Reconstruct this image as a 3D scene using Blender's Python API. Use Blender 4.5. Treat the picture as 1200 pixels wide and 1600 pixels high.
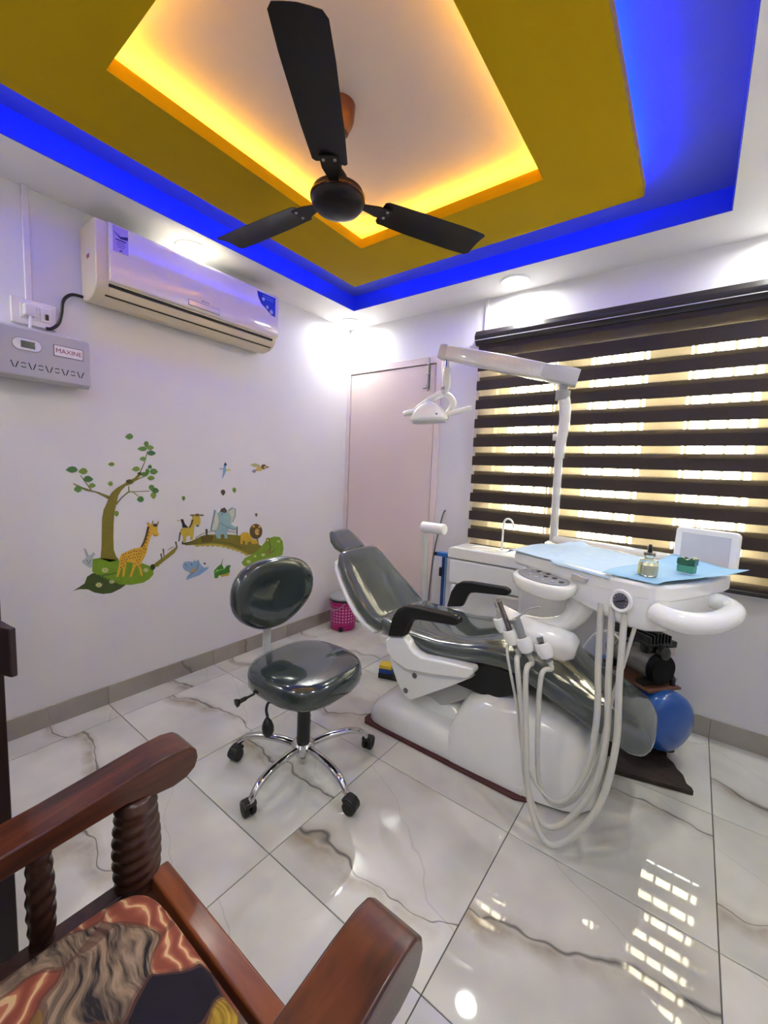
import bpy, bmesh, math, random
from mathutils import Vector, Matrix
from math import sin, cos, pi, radians
random.seed(7)
for o in list(bpy.data.objects): bpy.data.objects.remove(o)
S = bpy.context.scene
COL = S.collection

# ------------------------------------------------------------------ camera
cd = bpy.data.cameras.new('camera'); cam = bpy.data.objects.new('camera', cd); COL.objects.link(cam)
R_ = Vector((0.79664196, 0.60314383, 0.03973808)); U_ = Vector((-0.0913002, 0.05508146, 0.9942989)); F_ = Vector((-0.59751641, 0.79572832, -0.09894735))
cam.matrix_world = Matrix(((R_.x, U_.x, -F_.x, 2.39696), (R_.y, U_.y, -F_.y, -2.62790), (R_.z, U_.z, -F_.z, 1.29470), (0, 0, 0, 1)))
cd.sensor_fit = 'VERTICAL'; cd.sensor_height = 36.0; cd.lens = 643.525 / 1600 * 36.0; cd.clip_start = 0.02
S.camera = cam

# ------------------------------------------------------------------ world (daylight outside the window) and exposure
w = bpy.data.worlds.new('daylight'); S.world = w; w.use_nodes = True
bg = w.node_tree.nodes['Background']; bg.inputs['Color'].default_value = (0.97, 1.0, 0.97, 1); bg.inputs['Strength'].default_value = 560.0
vs = S.view_settings; vs.view_transform = 'Standard'; vs.look = 'None'; vs.exposure = 1.14; vs.gamma = 1.0; vs.use_curve_mapping = False
P_DOWN = 2.6        # watts of each ceiling downlight
E_BLUE = 68.0       # cove strip emission
E_AMBER = 36.0

# ------------------------------------------------------------------ helpers
def lin(c):
    r = []
    for v in c[:3]:
        v /= 255.0
        r.append(v / 12.92 if v <= 0.04045 else ((v + 0.055) / 1.055) ** 2.4)
    return (r[0], r[1], r[2], 1.0)
MATS = {}
def M(name, rgb, rough=0.5, metal=0.0, coat=0.0, noise=0.05, scale=9.0, bump=0.0, bscale=60.0, emit=0.0, spec=0.5, trans=0.0, alpha=1.0, stretch=None):
    if name in MATS: return MATS[name]
    m = bpy.data.materials.new(name); m.use_nodes = True; nt = m.node_tree; N = nt.nodes; L = nt.links
    b = N['Principled BSDF']
    b.inputs['Roughness'].default_value = rough; b.inputs['Metallic'].default_value = metal
    b.inputs['Coat Weight'].default_value = coat; b.inputs['Coat Roughness'].default_value = 0.04
    b.inputs['Specular IOR Level'].default_value = spec; b.inputs['Transmission Weight'].default_value = trans
    b.inputs['Alpha'].default_value = alpha
    c = lin(rgb)
    tc = N.new('ShaderNodeTexCoord'); mp = N.new('ShaderNodeMapping'); L.new(tc.outputs['Object'], mp.inputs['Vector'])
    if stretch: mp.inputs['Scale'].default_value = stretch
    nz = N.new('ShaderNodeTexNoise'); nz.inputs['Scale'].default_value = scale; nz.inputs['Detail'].default_value = 4.0
    L.new(mp.outputs['Vector'], nz.inputs['Vector'])
    mx = N.new('ShaderNodeMix'); mx.data_type = 'RGBA'
    mx.inputs[6].default_value = tuple(max(0, v * (1 - 2 * noise)) for v in c[:3]) + (1,)
    mx.inputs[7].default_value = tuple(min(1, v * (1 + 2 * noise)) for v in c[:3]) + (1,)
    L.new(nz.outputs['Fac'], mx.inputs[0]); L.new(mx.outputs[2], b.inputs['Base Color'])
    if bump:
        n2 = N.new('ShaderNodeTexNoise'); n2.inputs['Scale'].default_value = bscale; n2.inputs['Detail'].default_value = 3.0
        L.new(mp.outputs['Vector'], n2.inputs['Vector'])
        bp = N.new('ShaderNodeBump'); bp.inputs['Strength'].default_value = bump; bp.inputs['Distance'].default_value = 0.01
        L.new(n2.outputs['Fac'], bp.inputs['Height']); L.new(bp.outputs['Normal'], b.inputs['Normal'])
    if emit:
        b.inputs['Emission Color'].default_value = c; b.inputs['Emission Strength'].default_value = emit
    MATS[name] = m
    return m

FR = [Matrix.Identity(4)]
class frame:
    def __init__(s, m): s.m = m
    def __enter__(s): FR.append(FR[-1] @ s.m)
    def __exit__(s, *a): FR.pop()
def tag(o, label=None, cat=None, group=None, kind=None):
    if label: o['label'] = label
    if cat: o['category'] = cat
    if group: o['group'] = group
    if kind: o['kind'] = kind
    return o
def thing(name, loc, label=None, cat=None, group=None, kind=None):
    e = bpy.data.objects.new(name, None); e.empty_display_size = 0.05; COL.objects.link(e)
    e.location = FR[-1] @ Vector(loc)
    return tag(e, label, cat, group, kind)
def setparent(o, p):
    o.parent = p
    q = p; m = Matrix.Identity(4)
    t = Vector((0, 0, 0))
    while q is not None:
        if q.type == 'EMPTY': t += q.location
        q = q.parent
    o.matrix_parent_inverse = Matrix.Translation(-t) if p.type == 'EMPTY' else Matrix.Identity(4)
def mesh(name, vs_, fs, mat, parent=None, smooth=True, bevel=0.0, seg=2, sub=0, ang=35):
    me = bpy.data.meshes.new(name)
    T = FR[-1]
    me.from_pydata([tuple(T @ Vector(v)) for v in vs_], [], fs)
    bm = bmesh.new(); bm.from_mesh(me); bmesh.ops.remove_doubles(bm, verts=bm.verts, dist=1e-6); bmesh.ops.recalc_face_normals(bm, faces=bm.faces); bm.to_mesh(me); bm.free()
    o = bpy.data.objects.new(name, me); COL.objects.link(o)
    if mat: me.materials.append(mat)
    if smooth:
        me.shade_smooth()
        if not sub: me.set_sharp_from_angle(angle=radians(ang))
    if bevel:
        b = o.modifiers.new('bevel', 'BEVEL'); b.width = bevel; b.segments = seg; b.limit_method = 'ANGLE'; b.angle_limit = radians(30); b.harden_normals = bool(smooth)
    if sub:
        s = o.modifiers.new('sub', 'SUBSURF'); s.levels = sub; s.render_levels = sub
    if parent: setparent(o, parent)
    return o
def box(name, x0, x1, y0, y1, z0, z1, mat, parent=None, bevel=0.0, seg=2):
    v = [(x0, y0, z0), (x1, y0, z0), (x1, y1, z0), (x0, y1, z0), (x0, y0, z1), (x1, y0, z1), (x1, y1, z1), (x0, y1, z1)]
    f = [(3, 2, 1, 0), (4, 5, 6, 7), (0, 1, 5, 4), (1, 2, 6, 5), (2, 3, 7, 6), (3, 0, 4, 7)]
    return mesh(name, v, f, mat, parent, smooth=bevel > 0, bevel=bevel, seg=seg)
def boxes(name, L, mat, parent=None, bevel=0.0):
    v = []; f = []
    for (x0, x1, y0, y1, z0, z1) in L:
        k = len(v)
        v += [(x0, y0, z0), (x1, y0, z0), (x1, y1, z0), (x0, y1, z0), (x0, y0, z1), (x1, y0, z1), (x1, y1, z1), (x0, y1, z1)]
        f += [tuple(i + k for i in q) for q in ((3, 2, 1, 0), (4, 5, 6, 7), (0, 1, 5, 4), (1, 2, 6, 5), (2, 3, 7, 6), (3, 0, 4, 7))]
    T = FR[-1]
    me = bpy.data.meshes.new(name); me.from_pydata([tuple(T @ Vector(p)) for p in v], [], f); me.materials.append(mat)
    o = bpy.data.objects.new(name, me); COL.objects.link(o)
    if bevel:
        b = o.modifiers.new('bevel', 'BEVEL'); b.width = bevel; b.segments = 2
    if parent: setparent(o, parent)
    return o
def prism(name, pts, plane, a, b, mat, parent=None, bevel=0.0, seg=3, smooth=True, ang=35):
    n = len(pts)
    def P(p, t): return (p[0], t, p[1]) if plane == 'xz' else ((t, p[0], p[1]) if plane == 'yz' else (p[0], p[1], t))
    v = [P(p, a) for p in pts] + [P(p, b) for p in pts]
    f = [tuple(range(n)), tuple(range(2 * n - 1, n - 1, -1))] + [(i, (i + 1) % n, n + (i + 1) % n, n + i) for i in range(n)]
    return mesh(name, v, f, mat, parent, smooth=smooth, bevel=bevel, seg=seg, ang=ang)
def loft(name, rings, mat, parent=None, cap=True, sub=0, closed=False, ang=40, smooth=True, bevel=0):
    n = len(rings[0]); v = []; f = []
    for r in rings: v += [tuple(p) for p in r]
    m = len(rings)
    for i in range(m if closed else m - 1):
        j = (i + 1) % m
        for k in range(n): f.append((i * n + k, i * n + (k + 1) % n, j * n + (k + 1) % n, j * n + k))
    if cap and not closed:
        f.append(tuple(range(n - 1, -1, -1))); f.append(tuple(range((m - 1) * n, m * n)))
    return mesh(name, v, f, mat, parent, sub=sub, ang=ang, smooth=smooth, bevel=bevel)
def crom(pts, k=6):
    P = [Vector(p) for p in pts]; out = []
    for i in range(len(P) - 1):
        p0 = P[max(i - 1, 0)]; p1 = P[i]; p2 = P[i + 1]; p3 = P[min(i + 2, len(P) - 1)]
        for j in range(k):
            t = j / k
            out.append(0.5 * ((2 * p1) + (p2 - p0) * t + (2 * p0 - 5 * p1 + 4 * p2 - p3) * t * t + (3 * p1 - p0 - 3 * p2 + p3) * t ** 3))
    out.append(P[-1]); return out
def tube(name, pts, r, mat, parent=None, n=10, k=6, smoothpath=True, flat=1.0, closed=False, up=None):
    P = crom(pts, k) if smoothpath else [Vector(p) for p in pts]
    m = len(P); rings = []; prev = None
    for i in range(m):
        d = (P[(i + 1) % m] - P[i - 1]) if closed else (P[min(i + 1, m - 1)] - P[max(i - 1, 0)])
        d.normalize()
        if prev is None:
            a = Vector(up) if up else (Vector((0, 0, 1)) if abs(d.z) < 0.9 else Vector((1, 0, 0)))
        else: a = prev
        s = (a - d * a.dot(d)); s.normalize(); prev = s; t = d.cross(s)
        rr = r[min(int(i / max(1, m - 1) * (len(r) - 1) + 1e-6), len(r) - 1)] if isinstance(r, (list, tuple)) else r
        if isinstance(r, (list, tuple)) and len(r) > 1:
            q = i / max(1, m - 1) * (len(r) - 1); j = min(int(q), len(r) - 2); rr = r[j] + (r[j + 1] - r[j]) * (q - j)
        rings.append([P[i] + (s * cos(2 * pi * q / n) * flat + t * sin(2 * pi * q / n)) * rr for q in range(n)])
    return loft(name, rings, mat, parent, closed=closed)
def lathe(name, prof, mat, parent=None, c=(0, 0, 0), axis=(0, 0, 1), n=24, ang=35):
    A = Vector(axis).normalized(); a = Vector((1, 0, 0)) if abs(A.x) < 0.9 else Vector((0, 1, 0))
    s = (a - A * a.dot(A)).normalized(); t = A.cross(s); C = Vector(c)
    rings = [[C + A * z + (s * cos(2 * pi * k / n) + t * sin(2 * pi * k / n)) * max(r, 1e-5) for k in range(n)] for r, z in prof]
    return loft(name, rings, mat, parent, cap=True, ang=ang)
def spow(v, p): return math.copysign(abs(v) ** p, v)
def sering(c, u, v, a, b, n=20, e=0.5):
    c = Vector(c); u = Vector(u); v = Vector(v)
    return [c + u * (a * spow(cos(2 * pi * k / n), e)) + v * (b * spow(sin(2 * pi * k / n), e)) for k in range(n)]
def pad(name, path, mat, y0, parent=None, n=28, e=0.5, taper=0.03):
    """upholstered pad: path of (x, z, halfwidth, thickness) along its top surface, lying across y"""
    rings = []; m = len(path)
    for i, (x, z, hw, t) in enumerate(path):
        a = path[max(i - 1, 0)]; b = path[min(i + 1, m - 1)]
        d = Vector((b[0] - a[0], 0, b[1] - a[1])).normalized(); nn = Vector((-d.z, 0, d.x))
        if nn.z < 0: nn = -nn
        c = Vector((x, y0, z)) - nn * t * 0.5
        CAP = ((1.0, 0.35, 0.04), (0.97, 0.58, 0.17), (0.86, 0.78, 0.29), (0.66, 0.91, 0.39), (0.36, 0.98, 0.465))
        if i == 0:
            for q_, w_, h_ in CAP: rings.append(sering(c - d * taper * q_, (0, 1, 0), nn, hw * w_, t * h_, n, 0.6))
        rings.append(sering(c, (0, 1, 0), nn, hw, t * 0.5, n, e))
        if i == m - 1:
            for q_, w_, h_ in CAP[::-1]: rings.append(sering(c + d * taper * q_, (0, 1, 0), nn, hw * w_, t * h_, n, 0.6))
    return loft(name, rings, mat, parent, ang=60)
def text(name, s, size, mat, M4, parent=None, depth=0.0004, align='CENTER'):
    c = bpy.data.curves.new(name, 'FONT'); c.body = s; c.size = size; c.extrude = depth; c.offset = 0.0; c.align_x = align; c.align_y = 'CENTER'
    t = bpy.data.objects.new(name + '_tmp', c); COL.objects.link(t)
    bpy.context.view_layer.update()
    me = bpy.data.meshes.new_from_object(t.evaluated_get(bpy.context.evaluated_depsgraph_get()))
    bpy.data.objects.remove(t); bpy.data.curves.remove(c)
    me.transform(FR[-1] @ M4); me.materials.clear(); me.materials.append(mat); me.name = name
    o = bpy.data.objects.new(name, me); COL.objects.link(o)
    if parent: setparent(o, parent)
    return o

# ------------------------------------------------------------------ materials
wall_m = M('wall_paint', (226, 224, 226), 0.42, noise=0.015, scale=3, bump=0.05, bscale=140)
ceil_m = M('ceiling_paint', (236, 233, 232), 0.6, noise=0.012, scale=4)
yellow_m = M('yellow_paint', (178, 146, 0), 0.85, spec=0.15, noise=0.02, scale=6)
white_m = M('white_plastic', (240, 241, 240), 0.28, noise=0.01, coat=0.3)
abs_m = M('white_abs', (243, 244, 243), 0.16, noise=0.01, coat=0.6)
grey_m = M('grey_plastic', (150, 152, 152), 0.4)
lgrey_m = M('light_grey_plastic', (190, 191, 190), 0.35)
dark_m = M('black_plastic', (24, 24, 26), 0.35)
rub_m = M('black_rubber', (18, 18, 19), 0.55, bump=0.1)
chrome_m = M('chrome', (205, 203, 205), 0.07, metal=1.0, noise=0.01)
steel_m = M('brushed_steel', (150, 150, 150), 0.3, metal=1.0)
vinyl_m = M('charcoal_vinyl', (44, 54, 54), 0.12, coat=0.9, noise=0.03, bump=0.06, bscale=14)
vinyl2_m = M('grey_vinyl_under_film', (78, 86, 85), 0.12, coat=1.0, noise=0.05, bump=0.10, bscale=9)
fan_m = M('brown_enamel', (15, 9, 8), 0.5, spec=0.3)
# ================================================================== SETTING
H = 2.44; XR = 2.95; YN = -3.2
# ---- marble floor tiles
def marble(name, base, vein_amt=1.0, rough=0.03):
    m = bpy.data.materials.new(name); m.use_nodes = True; nt = m.node_tree; N = nt.nodes; L = nt.links; b = N['Principled BSDF']
    def nd(t, **k):
        n = N.new(t)
        for a, v in k.items(): setattr(n, a, v)
        return n
    def math_(op, a, b_=None, clamp=False):
        n = nd('ShaderNodeMath', operation=op, use_clamp=clamp)
        for i, x in enumerate((a, b_)):
            if x is None: continue
            if isinstance(x, (int, float)): n.inputs[i].default_value = x
            else: L.new(x, n.inputs[i])
        return n.outputs[0]
    tc = nd('ShaderNodeTexCoord'); oi = nd('ShaderNodeObjectInfo'); sp = nd('ShaderNodeSeparateXYZ'); L.new(tc.outputs['Object'], sp.inputs[0])
    rnd = oi.outputs['Random']; wv = math_('MULTIPLY', rnd, 37.0)
    def noise(scale, detail=4.0, rough_=0.55, off=0.0):
        n = nd('ShaderNodeTexNoise', noise_dimensions='4D'); n.inputs['Scale'].default_value = scale; n.inputs['Detail'].default_value = detail; n.inputs['Roughness'].default_value = rough_
        L.new(tc.outputs['Object'], n.inputs['Vector']); L.new(math_('ADD', wv, off), n.inputs['W']); return n.outputs['Fac']
    n1 = noise(2.3, 3.2, 0.5); n2 = noise(3.0, 3.0, 0.5, 9.0); n3 = noise(9.0, 3.0, 0.6, 21.0)
    off = math_('MULTIPLY', math_('SUBTRACT', rnd, 0.5), 0.36)
    def vein(slope, o2, wid, amp):
        v = math_('ADD', sp.outputs[1], math_('MULTIPLY', sp.outputs[0], slope))
        v = math_('ADD', v, math_('MULTIPLY', math_('SUBTRACT', n1, 0.5), amp))
        v = math_('SUBTRACT', v, off); v = math_('SUBTRACT', v, o2)
        return v
    v1 = vein(-0.12, 0.0, 0, 0.5)
    a1 = math_('ABSOLUTE', v1)
    wmod = math_('ADD', 0.0030, math_('MULTIPLY', math_('MAXIMUM', math_('SUBTRACT', n2, 0.42), 0.0), 0.06))
    line = math_('SUBTRACT', 1.0, math_('DIVIDE', a1, wmod), clamp=True)
    halo = math_('SUBTRACT', 1.0, math_('DIVIDE', math_('ABSOLUTE', math_('ADD', v1, 0.022)), 0.055), clamp=True)
    v2 = vein(0.55, 0.17, 0, 0.35)
    line2 = math_('MULTIPLY', math_('SUBTRACT', 1.0, math_('DIVIDE', math_('ABSOLUTE', v2), 0.004), clamp=True), 0.22)
    cloud = nd('ShaderNodeMix', data_type='RGBA'); c0 = lin(base); c1 = lin(tuple(int(x * 0.84) for x in base))
    cloud.inputs[6].default_value = c0; cloud.inputs[7].default_value = c1
    L.new(math_('MULTIPLY', math_('SUBTRACT', n2, 0.35), 2.6, clamp=True), cloud.inputs[0])
    gold = nd('ShaderNodeMix', data_type='RGBA'); L.new(cloud.outputs[2], gold.inputs[6]); gold.inputs[7].default_value = lin((142, 122, 94))
    gm = math_('MULTIPLY', halo, math_('MULTIPLY', math_('SUBTRACT', math_('SUBTRACT', n3, 0.30), math_('MULTIPLY', sp.outputs[0], 0.55)), 2.6, clamp=True), clamp=True)
    L.new(math_('MULTIPLY', gm, 0.75 * vein_amt), gold.inputs[0])
    ln = nd('ShaderNodeMix', data_type='RGBA'); L.new(gold.outputs[2], ln.inputs[6]); ln.inputs[7].default_value = lin((84, 82, 80))
    L.new(math_('MULTIPLY', math_('ADD', math_('MULTIPLY', line, 0.9), line2, clamp=True), vein_amt, clamp=True), ln.inputs[0])
    L.new(ln.outputs[2], b.inputs['Base Color'])
    b.inputs['Roughness'].default_value = rough; b.inputs['Specular IOR Level'].default_value = 0.55
    b.inputs['Coat Weight'].default_value = 0.4; b.inputs['Coat Roughness'].default_value = 0.02
    return m
tile_m = marble('marble_tile', (218, 216, 209))
skirt_m = marble('marble_skirting', (176, 168, 158), 0.7, 0.15)
grout_m = M('dark_grout', (86, 82, 78), 0.8)
floor = box('floor', 0, XR, YN, 0, -0.08, -0.0035, grout_m); tag(floor, 'glossy white marble tiled floor with grey and gold veins', 'floor', kind='structure')
jx = [0.0, 0.1669, 0.7669, 1.3669, 1.9669, 2.5669, XR]
jy = [0.0, -0.6212, -1.2212, -1.8212, -2.4212, -3.0212, YN]
SH = {}
for i in range(len(jx) - 1):
    for j in range(len(jy) - 1):
        x0, x1, y1, y0 = jx[i], jx[i + 1], jy[j], jy[j + 1]
        g = 0.0015; key = (round(x1 - x0, 3), round(y1 - y0, 3))
        if key not in SH:
            hx = (x1 - x0) / 2 - g; hy = (y1 - y0) / 2 - g; b = 0.0012
            v = [(-hx, -hy, -0.012), (hx, -hy, -0.012), (hx, hy, -0.012), (-hx, hy, -0.012), (-hx, -hy, -b), (hx, -hy, -b), (hx, hy, -b), (-hx, hy, -b), (-hx + b, -hy + b, 0), (hx - b, -hy + b, 0), (hx - b, hy - b, 0), (-hx + b, hy - b, 0)]
            f = [(8, 9, 10, 11)] + [(k, (k + 1) % 4, 4 + (k + 1) % 4, 4 + k) for k in range(4)] + [(4 + k, 4 + (k + 1) % 4, 8 + (k + 1) % 4, 8 + k) for k in range(4)]
            me = bpy.data.meshes.new('floor_tile'); me.from_pydata(v, [], f); me.materials.append(tile_m); SH[key] = me
        o = bpy.data.objects.new('floor_tile', SH[key]); COL.objects.link(o); o.location = ((x0 + x1) / 2, (y0 + y1) / 2, 0); o.parent = floor

# ---- walls
wl = box('wall_left', -0.12, 0, YN - 0.12, 0.22, -0.08, 2.72, wall_m); tag(wl, 'pale lavender painted left wall with animal stickers', 'wall', kind='structure')
WX0, WX1, WZ0, WZ1 = 1.30, 2.72, 0.80, 2.12
wb = boxes('wall_back', [(0, WX0, 0, 0.22, -0.08, 2.72), (WX1, XR + 0.12, 0, 0.22, -0.08, 2.72), (WX0, WX1, 0, 0.22, -0.08, WZ0), (WX0, WX1, 0, 0.22, WZ1, 2.72)], wall_m); tag(wb, 'pale lavender window wall with the flush door', 'wall', kind='structure')
wr = box('wall_right', XR, XR + 0.12, YN - 0.12, 0, -0.08, 2.72, wall_m); tag(wr, 'pale lavender right wall', 'wall', kind='structure')
wn = box('wall_near', 0, XR, YN - 0.12, YN, -0.08, 2.72, wall_m); tag(wn, 'pale lavender wall behind the camera', 'wall', kind='structure')
# ---- ceiling: slab, dropped border, floating yellow tray
HX0, HX1, HY0, HY1 = 0.30, 2.415, -2.70, -0.298
slab = box('ceiling', 0, XR, YN, 0, 2.54, 2.70, M('upper_ceiling_paint', (204, 198, 196), 0.6, noise=0.012, scale=4)); tag(slab, 'white upper ceiling lit by the coves', 'ceiling', kind='structure')
bd = boxes('trim_1', [(0, HX0, YN, 0, H, 2.54), (HX1, XR, YN, 0, H, 2.54), (HX0, HX1, HY1, 0, H, 2.54), (HX0, HX1, YN, HY0, H, 2.54)], ceil_m); tag(bd, 'white dropped ceiling border around the room', 'ceiling trim', kind='structure')
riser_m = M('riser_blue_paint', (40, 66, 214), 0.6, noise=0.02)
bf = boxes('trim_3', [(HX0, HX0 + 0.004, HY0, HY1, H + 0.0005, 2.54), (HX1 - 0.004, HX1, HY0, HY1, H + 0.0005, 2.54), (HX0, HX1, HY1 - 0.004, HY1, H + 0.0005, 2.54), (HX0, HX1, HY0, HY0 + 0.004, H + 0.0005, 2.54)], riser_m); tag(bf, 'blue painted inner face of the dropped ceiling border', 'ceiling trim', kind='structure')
YX0, YX1, YY0, YY1 = 0.570, 2.124, -2.40, -0.597
OX0, OX1, OY0, OY1 = 0.897, 1.819, -2.083, -0.918
def ring(x0, x1, y0, y1, X0, X1, Y0, Y1, z0, z1): return [(x0, X0, y0, y1, z0, z1), (X1, x1, y0, y1, z0, z1), (X0, X1, y0, Y0, z0, z1), (X0, X1, Y1, y1, z0, z1)]
yp = boxes('trim_2', ring(YX0, YX1, YY0, YY1, OX0, OX1, OY0, OY1, H, 2.488) + ring(0.70, 1.99, -2.27, -0.73, 0.76, 1.93, -2.21, -0.79, 2.488, 2.54), yellow_m); tag(yp, 'mustard yellow floating ceiling frame around the fan opening', 'ceiling trim', kind='structure')
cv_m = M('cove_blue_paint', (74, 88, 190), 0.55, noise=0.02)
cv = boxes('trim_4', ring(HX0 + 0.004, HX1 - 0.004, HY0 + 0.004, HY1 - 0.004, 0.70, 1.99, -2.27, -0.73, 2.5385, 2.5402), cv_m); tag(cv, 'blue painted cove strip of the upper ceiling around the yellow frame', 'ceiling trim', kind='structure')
def strip_mat(name, col, e):
    m = bpy.data.materials.new(name); m.use_nodes = True; nt = m.node_tree; nt.nodes.clear()
    em = nt.nodes.new('ShaderNodeEmission'); em.inputs[0].default_value = col + (1,); em.inputs[1].default_value = e; out = nt.nodes.new('ShaderNodeOutputMaterial'); nt.links.new(em.outputs[0], out.inputs[0]); return m
blue_m = strip_mat('blue_led', (0.006, 0.035, 1.0), E_BLUE); amber_m = strip_mat('amber_led', (1.0, 0.46, 0.03), E_AMBER)
t = thing('led_strip', (1.35, -0.65, 2.488), 'blue LED strip hidden on the outer edge of the yellow ceiling frame', 'light strip')
k = 0.022; s = 0.012
for nm, b in (('strip', (YX0 + k, YX0 + k + s, YY0 + k, YY1 - k)), ('strip', (YX1 - k - s, YX1 - k, YY0 + k, YY1 - k)), ('strip', (YX0 + k, YX1 - k, YY1 - k - s, YY1 - k)), ('strip', (YX0 + k, YX1 - k, YY0 + k, YY0 + k + s))):
    box(nm, *b, 2.488, 2.493, blue_m, t)
t = thing('led_strip', (1.35, -0.88, 2.488), 'amber LED strip hidden around the fan opening in the ceiling', 'light strip')
k = 0.03
for nm, b in (('strip', (OX0 - k - s, OX0 - k, OY0 - k, OY1 + k)), ('strip', (OX1 + k, OX1 + k + s, OY0 - k, OY1 + k)), ('strip', (OX0 - k, OX1 + k, OY1 + k, OY1 + k + s)), ('strip', (OX0 - k, OX1 + k, OY0 - k - s, OY0 - k))):
    box(nm, *b, 2.488, 2.493, amber_m, t)
# ---- skirting
def skirt(name, along, a, b, fixed, joints, label):
    h = 0.0995; d = 0.009
    base = (box(name, 0, d - 0.003, a, b, 0, h - 0.003, grout_m) if along == 'y' else box(name, a, b, fixed - d + 0.003, fixed, 0, h - 0.003, grout_m)); tag(base, label, 'skirting', kind='structure')
    js = [a] + sorted(j for j in joints if a + 0.02 < j < b - 0.02) + [b]
    for p, q in zip(js[:-1], js[1:]):
        m_ = (p + q) / 2; L = (q - p) / 2 - 0.001
        me = bpy.data.meshes.new('skirting_tile')
        dims = (d / 2, L, h / 2) if along == 'y' else (L, d / 2, h / 2)
        v = [(sx * dims[0], sy * dims[1], sz * dims[2]) for sx in (-1, 1) for sy in (-1, 1) for sz in (-1, 1)]
        f = [(0, 1, 3, 2), (4, 6, 7, 5), (0, 4, 5, 1), (2, 3, 7, 6), (0, 2, 6, 4), (1, 5, 7, 3)]
        me.from_pydata(v, [], f); me.materials.append(skirt_m); o = bpy.data.objects.new('skirting_tile', me); COL.objects.link(o)
        o.location = (d / 2, m_, h / 2) if along == 'y' else (m_, fixed - d / 2, h / 2); o.parent = base
skirt('baseboard_left', 'y', YN, -0.001, 0, jy, 'beige marble skirting along the left wall')
skirt('baseboard_back', 'x', 0.90, XR, 0, jx, 'beige marble skirting below the window')
# ---- door in the back wall
door_m = M('door_laminate', (226, 207, 200), 0.45, noise=0.02, scale=4); dframe_m = M('door_frame_paint', (230, 214, 210), 0.5, noise=0.02)
d1 = thing('door_1', (0.44, -0.01, 0), 'closed pinkish white flush door beside the corner', 'door', kind='structure')
prism('door_frame', [(0.0, 0.0), (0.035, 0.0), (0.035, 2.075), (0.85, 2.075), (0.85, 0.0), (0.895, 0.0), (0.895, 2.125), (0.0, 2.125)], 'xz', -0.016, 0.0, dframe_m, d1, bevel=0.003)
leaf = box('door_leaf', 0.041, 0.844, -0.010, 0.0, 0.006, 2.069, door_m, d1, bevel=0.002)
box('door_gap', 0.036, 0.849, -0.004, 0.0, 0.0, 2.074, dark_m, d1)
for z in (1.79, 1.04, 0.28):
    lathe('hinge', [(0.006, -0.05), (0.006, 0.05)], dframe_m, d1, c=(0.038, -0.018, z), n=10)
al = thing('tower_bolt', (0.79, -0.016, 1.98), 'steel tower bolt at the top of the flush door', 'door bolt')
box('bolt_plate', 0.778, 0.802, -0.014, -0.0105, 1.895, 2.06, steel_m, al, bevel=0.002); tube('bolt_rod', [(0.79, -0.022, 1.88), (0.79, -0.022, 2.115)], 0.006, steel_m, al, smoothpath=False)
tube('bolt_knob', [(0.79, -0.022, 1.905), (0.772, -0.035, 1.90), (0.762, -0.035, 1.90)], 0.005, steel_m, al)
for z in (1.92, 2.0, 2.07): box('bolt_staple', 0.779, 0.801, -0.031, -0.0142, z - 0.006, z + 0.006, steel_m, al, bevel=0.003)
# ---- dark open door by the camera
dd_m = M('dark_door_wood', (38, 24, 22), 0.4, noise=0.25, scale=5, stretch=(8, 8, 0.8))
d2 = thing('door_2', (1.14, -2.8, 0), 'dark brown wooden door leaf standing open at the left edge', 'door', kind='structure')
box('door_leaf', 1.115, 1.15, YN + 0.004, -2.418, 0.006, 2.06, dd_m, d2, bevel=0.003)
hm = M('dark_handle', (52, 38, 40), 0.4)
prism('door_handle', [(1.151, -2.452), (1.225, -2.434), (1.25, -2.424), (1.248, -2.412), (1.222, -2.416), (1.151, -2.424)], 'xy', 0.815, 0.925, hm, d2, bevel=0.003)
# ---- window: frame, sashes, bars
wf_m = M('window_frame_paint', (150, 142, 126), 0.6); bar_m = M('grille_dark', (70, 66, 60), 0.6); glass_m = M('window_glass', (250, 252, 250), 0.02, trans=1.0, noise=0.0, spec=0.1)
w1 = thing('window_1', (2.0, 0.1, WZ0), 'three sash window behind the striped blind', 'window', kind='structure')
PN = [(1.372, 1.662), (1.845, 2.135), (2.315, 2.608)]
edges = [WX0] + [e for p in PN for e in p] + [WX1]
for a, b in zip(edges[0::2], edges[1::2]): box('window_mullion', a, b, 0.06, 0.13, WZ0, WZ1, wf_m, w1)
for a, b in PN:
    box('frame_rail', a, b, 0.07, 0.12, WZ0, WZ0 + 0.05, wf_m, w1); box('frame_rail', a, b, 0.07, 0.12, WZ1 - 0.05, WZ1, wf_m, w1)
    box('window_pane', a, b, 0.093, 0.097, WZ0 + 0.05, WZ1 - 0.05, glass_m, w1)
    for i in range(4):
        x = b - 0.03 - 0.082 * i
        box('grille_bar', x - 0.007, x + 0.007, 0.125, 0.139, WZ0, WZ1, bar_m, w1)
box('window_sill', WX0 - 0.06, XR - 0.002, -0.03, 0.05, WZ0 - 0.035, WZ0 - 0.003, white_m, w1, bevel=0.004)
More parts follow.
